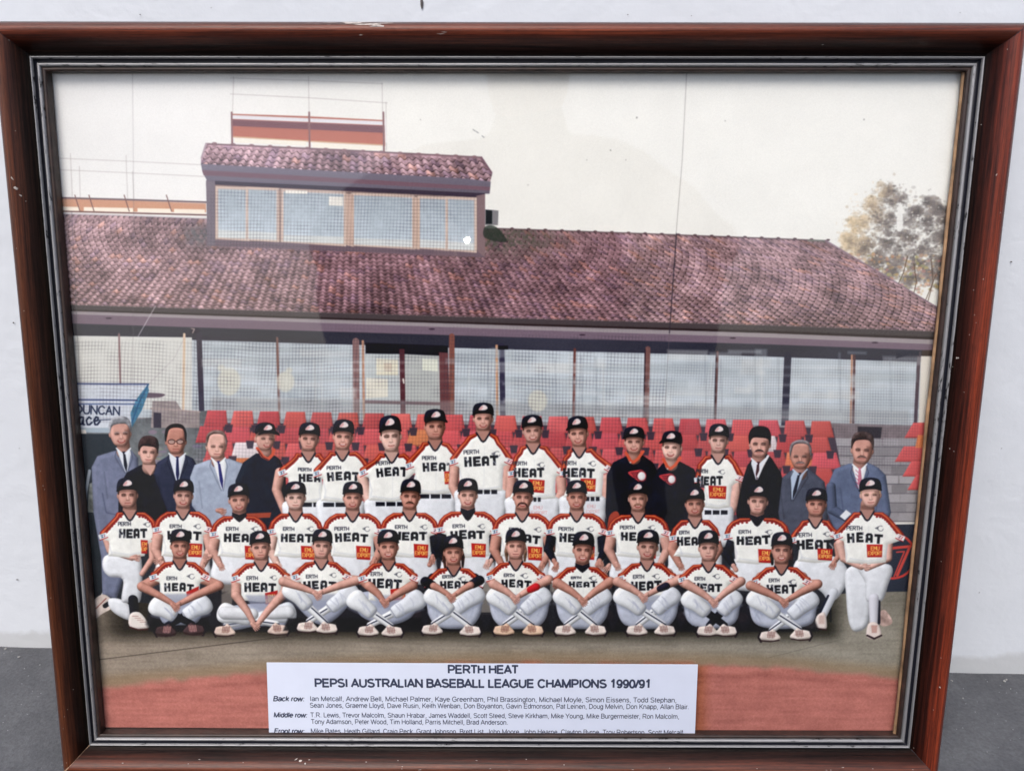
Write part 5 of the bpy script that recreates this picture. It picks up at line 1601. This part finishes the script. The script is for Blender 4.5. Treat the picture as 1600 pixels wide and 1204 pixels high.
def rail(i, name, mats_):
    """one mitred length of moulding between corner i and corner i+1, in four parts"""
    L = np.linalg.norm(corner(i + 1, .5) - corner(i, .5))

    def sweep(nm, prof, m_, parent, seg=48, jitter=0.0):
        vs, fs, uv = [], [], []
        rj = np.random.default_rng(i * 7 + len(prof))
        for k in range(seg + 1):
            t = k / seg
            for q, (s, h) in enumerate(prof):
                a, b_ = corner(i, s), corner(i + 1, s)
                p = a + (b_ - a) * t
                hh = h + (rj.normal() * jitter if jitter and 0 < q < len(prof) - 1 else 0)
                vs.append((p[0], p[1], hh / 1000)); uv.append((t * L + i * 3.7, s))
        n = len(prof)
        for k in range(seg):
            for q in range(n - 1):
                a = k * n + q
                fs.append((a, a + n, a + n + 1, a + 1))
        return fm_mesh(nm, vs, fs, [m_], parent, smooth=True, uvs=uv)
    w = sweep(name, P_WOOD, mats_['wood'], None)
    g = sweep('groove', P_GROOVE, mats_['black'], w)
    b2 = sweep('silver_bead', P_BEAD2, mats_['silver'], w, jitter=.05)
    b1 = sweep('silver_bead', P_BEAD1, mats_['silver'], w, jitter=.05)
    lp = sweep('inner_lip', P_LIP, mats_['lip'], w)
    for o in (g, b2, b1, lp):
        o.matrix_parent_inverse = Matrix.Identity(4)
    return w


silver_m = silver()
black_m = simple('black stain', (.010, .011, .020), .45, nscale=300)
lip_m = simple('dark brown stain', (.026, .013, .010), .45, nscale=120, lo=.5, hi=1.6)
LIGHT_TINT = [(.98, .78, .66), (1.25, .76, .60), (.72, .68, .60), (.68, .74, .56)]  # same wood throughout; the uneven light on the rails is put into these colours
rails = []
for i, lab in enumerate(('top rail of the frame, scuffed near its middle', 'right rail of the frame, brighter red in the light', 'bottom rail of the frame', 'left rail of the frame, browner in the shade')):
    w = rail(i, 'frame_rail', {'wood': wood(LIGHT_TINT[i], 3.1 * i + 1), 'silver': silver_m, 'black': black_m, 'lip': lip_m})
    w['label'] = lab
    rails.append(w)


def prof_h(s):
    return float(np.interp(s, [p[0] for p in P_WOOD[:19]], [p[1] for p in P_WOOD[:19]]))


def on_rail(i, t, s, lift=.00012):
    a, b_ = corner(i, s), corner(i + 1, s)
    p = a + (b_ - a) * t
    return (p[0], p[1], prof_h(s) / 1000 + lift)


# the gilt sight edge that shows on the right, inside the lip
a0, b0 = np.array(SQ[1][:2]), np.array(SQ[2][:2])
vs, fs = [], []
seg = 40
for k in range(seg + 1):
    t = k / seg
    p = a0 + (b0 - a0) * t
    for (dx, h) in ((-.0012, 3.05), (-.0012, 4.0), (-.0006, 4.5), (-.0001, 4.5)):
        wv = .0002 * math.sin(t * 23) + .00015 * math.sin(t * 61)
        vs.append((p[0] + dx + (wv if dx < -.001 else 0), p[1], h / 1000))
for k in range(seg):
    for q in range(3):
        a = k * 4 + q
        fs.append((a, a + 1, a + 5, a + 4))
ge = fm_mesh('gilt_slip', vs, fs, [simple('bare gilt edge', (.33, .20, .11), .5, .1, 60, .35, 1.4)], smooth=False)
ge['label'] = 'thin gilt slip along the right side of the picture'

# worn patches: bare scrapes on the top rail, chips, the open mitre at the lower left
scuff_m = simple('bare scuffed wood', (.46, .41, .38), .7, nscale=700, lo=.55, hi=1.3)
tan_m = simple('raw pine in the joint', (.42, .27, .17), .7, nscale=500, lo=.6)


def patches(name, rail_i, items, m_, label=None):
    vs, fs = [], []
    rr = np.random.default_rng(rail_i + len(items))
    for (t, s, w, h, sl) in items:
        b_ = len(vs)
        n = 9
        cpt = on_rail(rail_i, t, s, .00022)
        for k in range(n):
            a = k / n * 6.283
            q = .6 + .7 * rr.random()
            ds, dt = math.sin(a) * h * q * .5, math.cos(a) * w * q * .9
            vs.append(on_rail(rail_i, t + dt + ds * sl, s + ds, .00016))
        vs.append(cpt)
        for k in range(n):
            fs.append((b_ + k, b_ + (k + 1) % n, b_ + n) if rail_i in (0, 1, 2, 3) else ())
    o = fm_mesh(name, vs, fs, [m_], rails[rail_i])
    o.matrix_parent_inverse = Matrix.Identity(4)
    o['kind'] = 'stuff'
    return o


def tx(x):                                            # photo x on the top rail -> t
    return (x + 4) / 1600


it = []
rr = np.random.default_rng(77)
for (x, s, w, h) in ((558, .90, .010, .05), (583, .86, .015, .045), (592, .81, .009, .035), (545, .93, .007, .03), (606, .89, .007, .03), (572, .93, .012, .03), (563, .64, .0022, .012), (690, .66, .0045, .012), (696, .69, .003, .010), (402, .93, .005, .012), (479, .93, .003, .012), (520, .90, .007, .01), (1115, .90, .001, .008), (308, .86, .001, .008), (1308, .50, .001, .008)):
    it.append((tx(x), s, w, h, .1))
for k in range(60):
    it.append((tx(rr.normal(565, 38)), .84 + .11 * rr.random(), .0009 + .0035 * rr.random() ** 2, .0015 + .003 * rr.random(), .2))
patches('scuff', 0, it, scuff_m)
patches('scuff', 3, [(.815, .66, .0022, .07, -.02), (.825, .70, .0015, .05, .03), (.808, .60, .0012, .04, .0)] + [(rr.random(), .5 + .45 * rr.random(), .0006, .012, 0) for _ in range(16)], scuff_m)
patches('scuff', 1, [(.165, .62, .0012, .022, 0), (.40, .40, .0018, .02, 0), (.40, .42, .001, .02, 0), (.87, .66, .0014, .03, 0)] + [(rr.random(), .35 + .6 * rr.random(), .0007, .010, 0) for _ in range(26)], scuff_m)
patches('scuff', 2, [(.735, .56, .002, .03, .0), (.728, .60, .0014, .03, .0), (.741, .54, .001, .03, .1), (.62, .55, .0008, .012, 0), (.50, .80, .001, .012, 0), (.46, .82, .001, .02, 0)] + [(rr.random(), .5 + .45 * rr.random(), .0008 + .0008 * rr.random(), .010, 0) for _ in range(40)], scuff_m)
for ci, (s0, s1, wd_) in ((3, (.34, .99, .00045)), (0, (.50, .99, .00022)), (1, (.45, .99, .00022)), (2, (.36, .99, .0002))):
    vs, fs = [], []
    n = 26
    a_, b_ = np.array(corner(ci, 0)), np.array(corner(ci, 1)); d = (b_ - a_) / np.linalg.norm(b_ - a_); nrm = np.array([-d[1], d[0]])
    for k in range(n + 1):
        s = s0 + (s1 - s0) * k / n
        p = corner(ci, s); ww = wd_ * (.5 + .7 * abs(math.sin(k * 1.7)))
        for sg in (-1, 1):
            vs.append((p[0] + nrm[0] * ww * sg, p[1] + nrm[1] * ww * sg, prof_h(s) / 1000 + .00008))
    for k in range(n):
        fs.append((2 * k, 2 * k + 1, 2 * k + 3, 2 * k + 2))
    fm_mesh('mitre_joint', vs, fs, [tan_m if ci == 3 else black_m], root)

# backing board
bb = [corner(i, .12) for i in range(4)]
vs = [(p[0], p[1], -.0015) for p in bb] + [(p[0], p[1], -.0045) for p in bb]
fm_mesh('backing_board', vs, [(0, 3, 2, 1), (4, 5, 6, 7), (0, 1, 5, 4), (1, 2, 6, 5), (2, 3, 7, 6), (3, 0, 4, 7)], [simple('brown hardboard', (.05, .02, .015), .8)])

# ---- the print
im = bpy.data.images.new('team_print', CW, CH, alpha=False)
px_ = np.ones((CH, CW, 4), np.float32)
px_[..., :3] = out[::-1]
im.pixels.foreach_set(px_.ravel())
im.update()
im.pack()
pm, pn, pl, pb = mat('printed photograph')
ti = pn.new('ShaderNodeTexImage'); ti.image = im; ti.interpolation = 'Cubic'; ti.extension = 'EXTEND'
uvn = pn.new('ShaderNodeUVMap'); uvn.uv_map = 'UVMap'
pl.new(uvn.outputs[0], ti.inputs[0]); pl.new(ti.outputs[0], pb.inputs['Base Color'])
pb.inputs['Roughness'].default_value = .55
pb.inputs['Specular IOR Level'].default_value = .15


def uvp(x, y):
    return ((x - PXA) / (PXB - PXA), (y - PYA) / (PYB - PYA))


vs = [(PXA, PYA, 0), (PXB, PYA, 0), (PXB, PYB, 0), (PXA, PYB, 0)]
sheet = fm_mesh('photo_print', vs, [(0, 1, 2, 3)], [pm], uvs=[uvp(v[0], v[1]) for v in vs])
sheet['label'] = 'colour team photograph of forty-two people in front of a tiled clubhouse'
STEP = 4
ids_small = IDB[STEP // 2::STEP, STEP // 2::STEP]
for idv in sorted(NAMES_KEYS := [k for k in NAMES if k is not None and k > 1]):
    M = ids_small == idv
    if M.sum() < 12:
        continue
    vs, fs = [], []
    live = {}
    runs = []
    for r in range(M.shape[0]):
        row = np.flatnonzero(np.diff(np.concatenate([[0], M[r].astype(np.int8), [0]])))
        cur = {}
        for a, b_ in zip(row[::2], row[1::2]):
            key = (a, b_)
            if key in live:
                cur[key] = live[key]
                runs[live[key]][1] = r + 1
            else:
                runs.append([r, r + 1, a, b_]); cur[key] = len(runs) - 1
        live = cur
    for (r0, r1, a, b_) in runs:
        k = len(vs)
        x0, x1 = PXA + a * STEP / KX, PXA + b_ * STEP / KX
        y0, y1 = PYB - r1 * STEP / KY, PYB - r0 * STEP / KY
        vs += [(x0, y0, .00006), (x1, y0, .00006), (x1, y1, .00006), (x0, y1, .00006)]
        fs.append((k, k + 1, k + 2, k + 3))
    o = fm_mesh(NAMES[idv], vs, fs, [pm], sheet, uvs=[uvp(v[0], v[1]) for v in vs])
    o.matrix_parent_inverse = Matrix.Identity(4)
    if LABELS[idv]:
        o['label'] = LABELS[idv]

# ---- caption slip
cap_m = simple('white caption paper', (.68, .73, .87), .6, nscale=60, lo=.98, hi=1.02, bd=0)
ink_m = simple('dark blue ink', (.030, .040, .085), .6, nscale=400, bd=0)
NL = .0042
lq = [bp(416.5, 1034.5, NL), bp(1090.5, 1037.5, NL), bp(1085.5, 1153, NL), bp(420.5, 1151, NL)]
vs = [(p[0], p[1], NL) for p in lq] + [(p[0], p[1], NL - .0003) for p in lq]
slip = fm_mesh('caption_slip', vs, [(3, 2, 1, 0), (0, 1, 5, 4), (1, 2, 6, 5), (2, 3, 7, 6), (3, 0, 4, 7)], [cap_m])
slip['label'] = 'white paper slip listing the names of the players'


def arc_(cx, cy, rx, ry, a0, a1, n=7):
    return [(cx + rx * math.cos(rad(a0 + (a1 - a0) * k / n)), cy + ry * math.sin(rad(a0 + (a1 - a0) * k / n))) for k in range(n + 1)]


BOWL = lambda x: arc_(x, 260, 190, 245, 0, 360, 14)
GLY = {  # plain sans skeletons: advance, strokes (units of 1/1000 em, cap height 716)
    'A': (667, [[(30, 0), (333, 690), (636, 0)], [(140, 225), (526, 225)]]), 'B': (667, [[(95, 20), (95, 690)] + [(360, 690)] + arc_(370, 535, 190, 155, 90, -90, 5) + [(95, 380)], [(370, 380)] + arc_(385, 200, 210, 180, 90, -90, 5) + [(95, 20)]]),
    'C': (722, [arc_(375, 355, 300, 345, 35, 325, 14)]), 'D': (722, [[(100, 20), (100, 690), (310, 690)] + arc_(320, 355, 315, 335, 85, -85, 8) + [(310, 20), (100, 20)]]), 'E': (667, [[(610, 25), (100, 25), (100, 690), (595, 690)], [(100, 365), (565, 365)]]),
    'F': (611, [[(100, 0), (100, 690), (555, 690)], [(100, 360), (500, 360)]]), 'G': (778, [arc_(385, 355, 310, 345, 40, 300, 13) + [(670, 120), (670, 345), (400, 345)]]), 'H': (722, [[(100, 0), (100, 716)], [(622, 0), (622, 716)], [(100, 370), (622, 370)]]),
    'I': (278, [[(139, 0), (139, 716)]]), 'J': (500, [[(390, 716), (390, 200)] + arc_(230, 190, 160, 180, 0, -180, 6)]), 'K': (667, [[(100, 0), (100, 716)], [(600, 716), (110, 260)], [(270, 400), (630, 0)]]), 'L': (556, [[(95, 716), (95, 30), (515, 30)]]),
    'M': (833, [[(100, 0), (100, 690), (416, 20), (733, 690), (733, 0)]]), 'N': (722, [[(100, 0), (100, 700), (622, 16), (622, 716)]]), 'O': (778, [arc_(389, 356, 325, 340, 0, 360, 16)]),
    'P': (667, [[(100, 0), (100, 690), (380, 690)] + arc_(390, 500, 200, 190, 90, -90, 6) + [(100, 310)]]), 'R': (722, [[(100, 0), (100, 690), (400, 690)] + arc_(420, 515, 195, 175, 90, -90, 6) + [(100, 340)], [(380, 335), (660, 0)]]),
    'S': (667, [arc_(335, 530, 240, 160, 30, 200, 7) + [(180, 410), (480, 330)] + arc_(340, 190, 255, 170, 30, -165, 8)]), 'T': (611, [[(20, 688), (591, 688)], [(305, 0), (305, 688)]]), 'U': (722, [[(100, 716), (100, 270)] + arc_(361, 260, 261, 245, 180, 360, 8) + [(622, 716)]]),
    'W': (944, [[(25, 716), (240, 15), (472, 690), (704, 15), (919, 716)]]), 'Y': (667, [[(20, 716), (333, 300), (333, 0)], [(333, 300), (646, 716)]]), 'X': (667, [[(30, 0), (636, 716)], [(30, 716), (636, 0)]]),
    'a': (556, [arc_(270, 375, 190, 130, 165, 20, 6) + [(462, 370), (462, 90), (500, 5)], [(462, 300), (280, 270)] + arc_(235, 140, 170, 125, 110, 290, 6) + [(462, 120)]]), 'b': (556, [[(90, 0), (90, 716)], BOWL(290)]), 'c': (500, [arc_(265, 260, 205, 245, 40, 320, 11)]),
    'd': (556, [[(466, 0), (466, 716)], BOWL(268)]), 'e': (556, [[(75, 275), (485, 275)] + arc_(280, 260, 208, 245, 5, 320, 12)]), 'f': (278, [[(110, 0), (110, 600)] + arc_(200, 610, 90, 85, 170, 90, 3), [(20, 495), (250, 495)]]),
    'g': (556, [BOWL(262), [(466, 519), (466, 20)] + arc_(270, -20, 196, 170, 0, -160, 6)]), 'h': (556, [[(90, 0), (90, 716)], [(90, 330)] + arc_(280, 330, 185, 165, 160, 0, 6) + [(465, 0)]]), 'i': (222, [[(111, 0), (111, 519)], [(111, 650), (111, 716)]]),
    'k': (500, [[(90, 0), (90, 716)], [(430, 519), (100, 190)], [(210, 300), (460, 0)]]), 'l': (222, [[(111, 0), (111, 716)]]), 'm': (833, [[(90, 0), (90, 519)], [(90, 350)] + arc_(250, 350, 160, 145, 160, 0, 5) + [(410, 0)], [(410, 350)] + arc_(572, 350, 162, 145, 170, 0, 5) + [(742, 0)]]),
    'n': (556, [[(90, 0), (90, 519)], [(90, 330)] + arc_(280, 330, 185, 165, 160, 0, 6) + [(465, 0)]]), 'o': (556, [arc_(278, 260, 208, 245, 0, 360, 14)]), 'p': (556, [[(90, -199), (90, 519)], BOWL(290)]), 'q': (556, [[(466, -199), (466, 519)], BOWL(268)]),
    'r': (333, [[(90, 0), (90, 519)], [(90, 330)] + arc_(250, 340, 160, 150, 160, 75, 4)]), 's': (500, [arc_(250, 385, 165, 115, 25, 200, 6) + [(170, 300), (340, 240)] + arc_(250, 145, 180, 125, 30, -165, 7)]), 't': (278, [[(120, 660), (120, 110)] + arc_(200, 100, 80, 80, 180, 275, 3), [(20, 495), (245, 495)]]),
    'u': (556, [[(90, 519), (90, 190)] + arc_(275, 190, 185, 165, 180, 345, 6), [(465, 519), (465, 0)]]), 'v': (500, [[(20, 519), (250, 20), (480, 519)]]), 'w': (722, [[(15, 519), (190, 20), (361, 490), (532, 20), (707, 519)]]), 'x': (500, [[(20, 0), (480, 519)], [(20, 519), (480, 0)]]),
    'y': (500, [[(20, 519), (255, 10)], [(480, 519), (240, -80), (150, -180), (50, -170)]]), 'z': (500, [[(40, 490), (440, 490), (40, 28), (460, 28)]]),
    '1': (556, [[(110, 540), (240, 610), (320, 716), (320, 0)]]), '9': (556, [arc_(275, 470, 195, 215, 0, 360, 12), [(470, 470), (460, 250)] + arc_(270, 210, 185, 180, -10, -150, 5)]), '0': (556, [arc_(278, 350, 205, 340, 0, 360, 16)]),
    '/': (278, [[(5, 0), (270, 716)]]), ',': (278, [[(139, 50), (139, -20), (100, -130)]]), '.': (278, [[(139, 0), (139, 80)]]), ':': (278, [[(139, 0), (139, 80)], [(139, 430), (139, 519)]]), ' ': (278, [])}


def textline(s, xa, xb, ya, yb, cap_h, wt=70, shear=0.0):
    """a printed line of plain sans letters: strokes of constant weight laid on the slip"""
    z = NL + .00005
    a, b_ = bp(xa, ya, z), bp(xb, yb, z)
    up = bp(xa, ya - cap_h, z)
    adv = sum(GLY[c][0] for c in s)
    ex = (b_ - a)[:2] / adv
    en = ex / np.linalg.norm(ex); eyl = np.linalg.norm(up - a) / 716
    ey = np.array([-en[1], en[0]]) * eyl
    hw = wt / 2
    vs, fs = [], []
    x = 0
    lift = 0
    for ch in s:
        w, strokes = GLY[ch]
        parts_ = []
        for st in strokes:
            cur = [st[0]]
            for k in range(1, len(st)):
                cur.append(st[k])
                if k < len(st) - 1:
                    d0 = np.subtract(st[k], st[k - 1]); d1 = np.subtract(st[k + 1], st[k])
                    if np.dot(d0, d1) < .45 * np.hypot(*d0) * np.hypot(*d1):
                        parts_.append(cur); cur = [st[k]]
            parts_.append(cur)
        many = len(parts_) > len(strokes)
        for st in parts_:
            lift += 1
            if many and len(st) >= 2:           # butt strokes run a little past the corner
                st = list(st)
                d0 = np.subtract(st[0], st[1]); st[0] = tuple(np.add(st[0], d0 / np.hypot(*d0) * hw * .75)) if any(q is not st and np.hypot(*np.subtract(q[-1], st[0])) < 2 for q in parts_) else st[0]
                d1 = np.subtract(st[-1], st[-2]); st[-1] = tuple(np.add(st[-1], d1 / np.hypot(*d1) * hw * .75)) if any(q is not st and np.hypot(*np.subtract(q[0], st[-1])) < 2 for q in parts_) else st[-1]
            P = np.array([(x + q[0] + shear * q[1], q[1]) for q in st], float)
            # butt ends, mitred joins
            closed = len(P) > 4 and np.hypot(*(P[0] - P[-1])) < 1
            n = len(P)
            L, R = [], []
            for k in range(n):
                d0 = P[k] - P[k - 1] if k else (P[-1] - P[-2] if closed else P[1] - P[0])
                d1 = P[k + 1] - P[k] if k < n - 1 else (P[1] - P[0] if closed else P[-1] - P[-2])
                d0 = d0 / np.hypot(*d0); d1 = d1 / np.hypot(*d1)
                t = d0 + d1; m_ = np.hypot(*t)
                t = t / m_ if m_ > .2 else d1
                nn = np.array([-t[1], t[0]])
                sc = min(1.35, 1 / max(.3, abs(np.dot(nn, np.array([-d1[1], d1[0]])))))
                L.append(P[k] + nn * hw * sc); R.append(P[k] - nn * hw * sc)
            b0 = len(vs)
            for u, v in zip(L, R):
                for q in (u, v):
                    p = a[:2] + ex * q[0] + ey * q[1]
                    vs.append((p[0], p[1], z + (lift % 9) * 2e-6))
            for k in range(n - 1):
                i0 = b0 + 2 * k
                fs.append((i0 + 1, i0 + 3, i0 + 2, i0))
        x += w
    o = fm_mesh('lettering', vs, fs, [ink_m], slip)
    o.matrix_parent_inverse = Matrix.Identity(4)
    return o


textline('PERTH HEAT', 699.5, 810, 1051, 1051.3, 12.2, 176)
textline('PEPSI AUSTRALIAN BASEBALL LEAGUE CHAMPIONS 1990/91', 491.5, 1017.5, 1072.3, 1073.8, 12.3, 176)
textline('Back row:', 426.5, 475.5, 1094.3, 1094.6, 7.4, 160, .2)
textline('Ian Metcalf, Andrew Bell, Michael Palmer, Kaye Greenham, Phil Brassington, Michael Moyle, Simon Eissens, Todd Stephan,', 484, 1057.5, 1094.3, 1096.6, 7.4, 108)
textline('Sean Jones, Graeme Lloyd, Dave Rusin, Keith Wenban, Don Boyanton, Gavin Edmonson, Pat Leinen, Doug Melvin, Don Knapp, Allan Blair.', 484, 1077, 1104.6, 1107, 7.3, 108)
textline('Middle row:', 427.3, 480, 1119.6, 1119.9, 7.2, 160, .2)
textline('T.R. Lewis, Trevor Malcolm, Shaun Hrabar, James Waddell, Scott Steed, Steve Kirkham, Mike Young, Mike Burgermeister, Ron Malcolm,', 485, 1061.5, 1119.6, 1122, 7.2, 108)
textline('Tony Adamson, Peter Wood, Tim Holland, Parris Mitchell, Brad Anderson.', 486, 794, 1130, 1131.2, 7.2, 108)
textline('Front row:', 428, 475.5, 1144.6, 1144.9, 7.2, 160, .2)
textline('Mike Bates, Heath Gillard, Craig Peck, Grant Johnson, Brett List, John Moore, John Hearne, Clayton Byrne, Troy Robertson, Scott Metcalf,', 485.5, 1070, 1144.6, 1147, 7.2, 108)

# ---- glass
gq = [corner(i, .03) for i in range(4)]
za, zb = .0012, .0030
vs = [(p[0], p[1], zb) for p in gq] + [(p[0], p[1], za) for p in gq]
gl_o = fm_mesh('glass_pane', vs, [(3, 2, 1, 0), (4, 5, 6, 7), (0, 1, 5, 4), (1, 2, 6, 5), (2, 3, 7, 6), (3, 0, 4, 7)], [glass()])
gl_o['label'] = 'clear glass over the photograph, reflecting a phone light and its holder'
# ================================================================ behind the lens: what the glass mirrors
# the phone that takes the picture, its small light on, and the person holding it
CW4 = cam.matrix_world.copy()
phone = bpy.data.objects.new('phone', None); COL.objects.link(phone)
phone.matrix_world = CW4 @ Matrix.Translation((0, 0, 0))
tag(phone, 'dark phone held up in both hands with its small round light on, taking the picture', 'phone')
ph_m = simple('dark phone shell', (.03, .03, .035), .35)
bm = bmesh.new()
bmesh.ops.create_cube(bm, size=1)
bmesh.ops.scale(bm, vec=(.158, .074, .008), verts=bm.verts)
bmesh.ops.bevel(bm, geom=[e for e in bm.edges if abs((e.verts[0].co - e.verts[1].co).z) > .004], offset=.009, segments=4, affect='EDGES')
bmesh.ops.translate(bm, vec=(-.055, .018, .0075), verts=bm.verts)
me = bpy.data.meshes.new('phone_body'); bm.to_mesh(me); bm.free(); me.materials.append(ph_m)
o = bpy.data.objects.new('phone_body', me); COL.objects.link(o); o.parent = phone
led_m = bpy.data.materials.new('white phone light'); led_m.use_nodes = True
nn = led_m.node_tree.nodes; nn.clear()
e_ = nn.new('ShaderNodeEmission'); e_.inputs[0].default_value = (1, .97, .9, 1); e_.inputs[1].default_value = 260
mo = nn.new('ShaderNodeOutputMaterial'); led_m.node_tree.links.new(e_.outputs[0], mo.inputs[0])
vs = [(0, 0, 0)] + [(.0032 * math.cos(k / 16 * 6.2832), .0032 * math.sin(k / 16 * 6.2832), 0) for k in range(16)]
LEDX, LEDY = -.0525, .0125
vs = [(x + LEDX, y + LEDY, .0030) for x, y, z in vs]
o = link_mesh('phone_light', vs, [(0, 1 + (k + 1) % 16, 1 + k) for k in range(16)], [led_m], parent=phone)

person_o = bpy.data.objects.new('person', None); COL.objects.link(person_o)
person_o.location = (0.02, -.98, 0)
tag(person_o, 'person in a dark jacket squatting before the picture and holding up a phone', 'person')


def skinned(name, nodes, edges, m_, sub=2):
    me = bpy.data.meshes.new(name)
    me.from_pydata([n_[:3] for n_ in nodes], edges, [])
    o = bpy.data.objects.new(name, me); COL.objects.link(o)
    sk = o.modifiers.new('skin', 'SKIN'); sk.use_smooth_shade = True
    for v, n_ in zip(me.skin_vertices[0].data, nodes):
        v.radius = (n_[3], n_[4] if len(n_) > 4 else n_[3])
    me.skin_vertices[0].data[0].use_root = True
    ss = o.modifiers.new('sub', 'SUBSURF'); ss.levels = sub; ss.render_levels = sub
    me.materials.append(m_)
    o.parent = person_o
    return o


cloth_m = simple('dark jacket cloth', (.035, .035, .045), .9, nscale=40)
skin_m = simple('skin', (.48, .30, .23), .55, nscale=30)
hair_m = simple('dark hair', (.04, .03, .025), .7, nscale=120)
nodes = [(0, 0, .26, .15, .12), (0, .06, .42, .15, .11), (0, .14, .56, .17, .10), (0, .20, .64, .06), (0, .24, .71, .055)]
edges = [(0, 1), (1, 2), (2, 3), (3, 4)]
for s_ in (-1, 1):
    b_ = len(nodes)
    nodes += [(s_ * .19, .16, .58, .065), (s_ * .27, .34, .44, .05), (s_ * .14, .50, .40, .035),
              (s_ * .11, .05, .24, .10), (s_ * .24, .36, .42, .075), (s_ * .20, .12, .10, .055), (s_ * .20, .22, .04, .045)]
    edges += [(2, b_), (b_, b_ + 1), (b_ + 1, b_ + 2), (0, b_ + 3), (b_ + 3, b_ + 4), (b_ + 4, b_ + 5), (b_ + 5, b_ + 6)]
skinned('body', nodes, edges, cloth_m)
skinned('head', [(0, .20, .66, .055), (0, .25, .74, .075, .085), (0, .27, .83, .085, .09), (0, .27, .88, .05, .06)], [(0, 1), (1, 2), (2, 3)], skin_m)
skinned('hair', [(0, .23, .80, .085), (0, .235, .87, .098), (0, .24, .92, .06)], [(0, 1), (1, 2)], hair_m)
for s_ in (-1, 1):
    hn = [(s_ * .14, .50, .40, .026), (s_ * .115, .54, .40, .03, .016)]
    he = [(0, 1)]
    for k in range(4):
        b_ = len(hn)
        z = .425 - k * .017
        hn += [(s_ * .105, .552, z, .009), (s_ * .092, .562, z, .0085), (s_ * .078, .566, z - .002, .007)]
        he += [(1, b_), (b_, b_ + 1), (b_ + 1, b_ + 2)]
    b_ = len(hn)
    hn += [(s_ * .108, .530, .375, .010), (s_ * .088, .528, .372, .008)]
    he += [(1, b_), (b_, b_ + 1)]
    skinned('hand', hn, he, skin_m, 1)
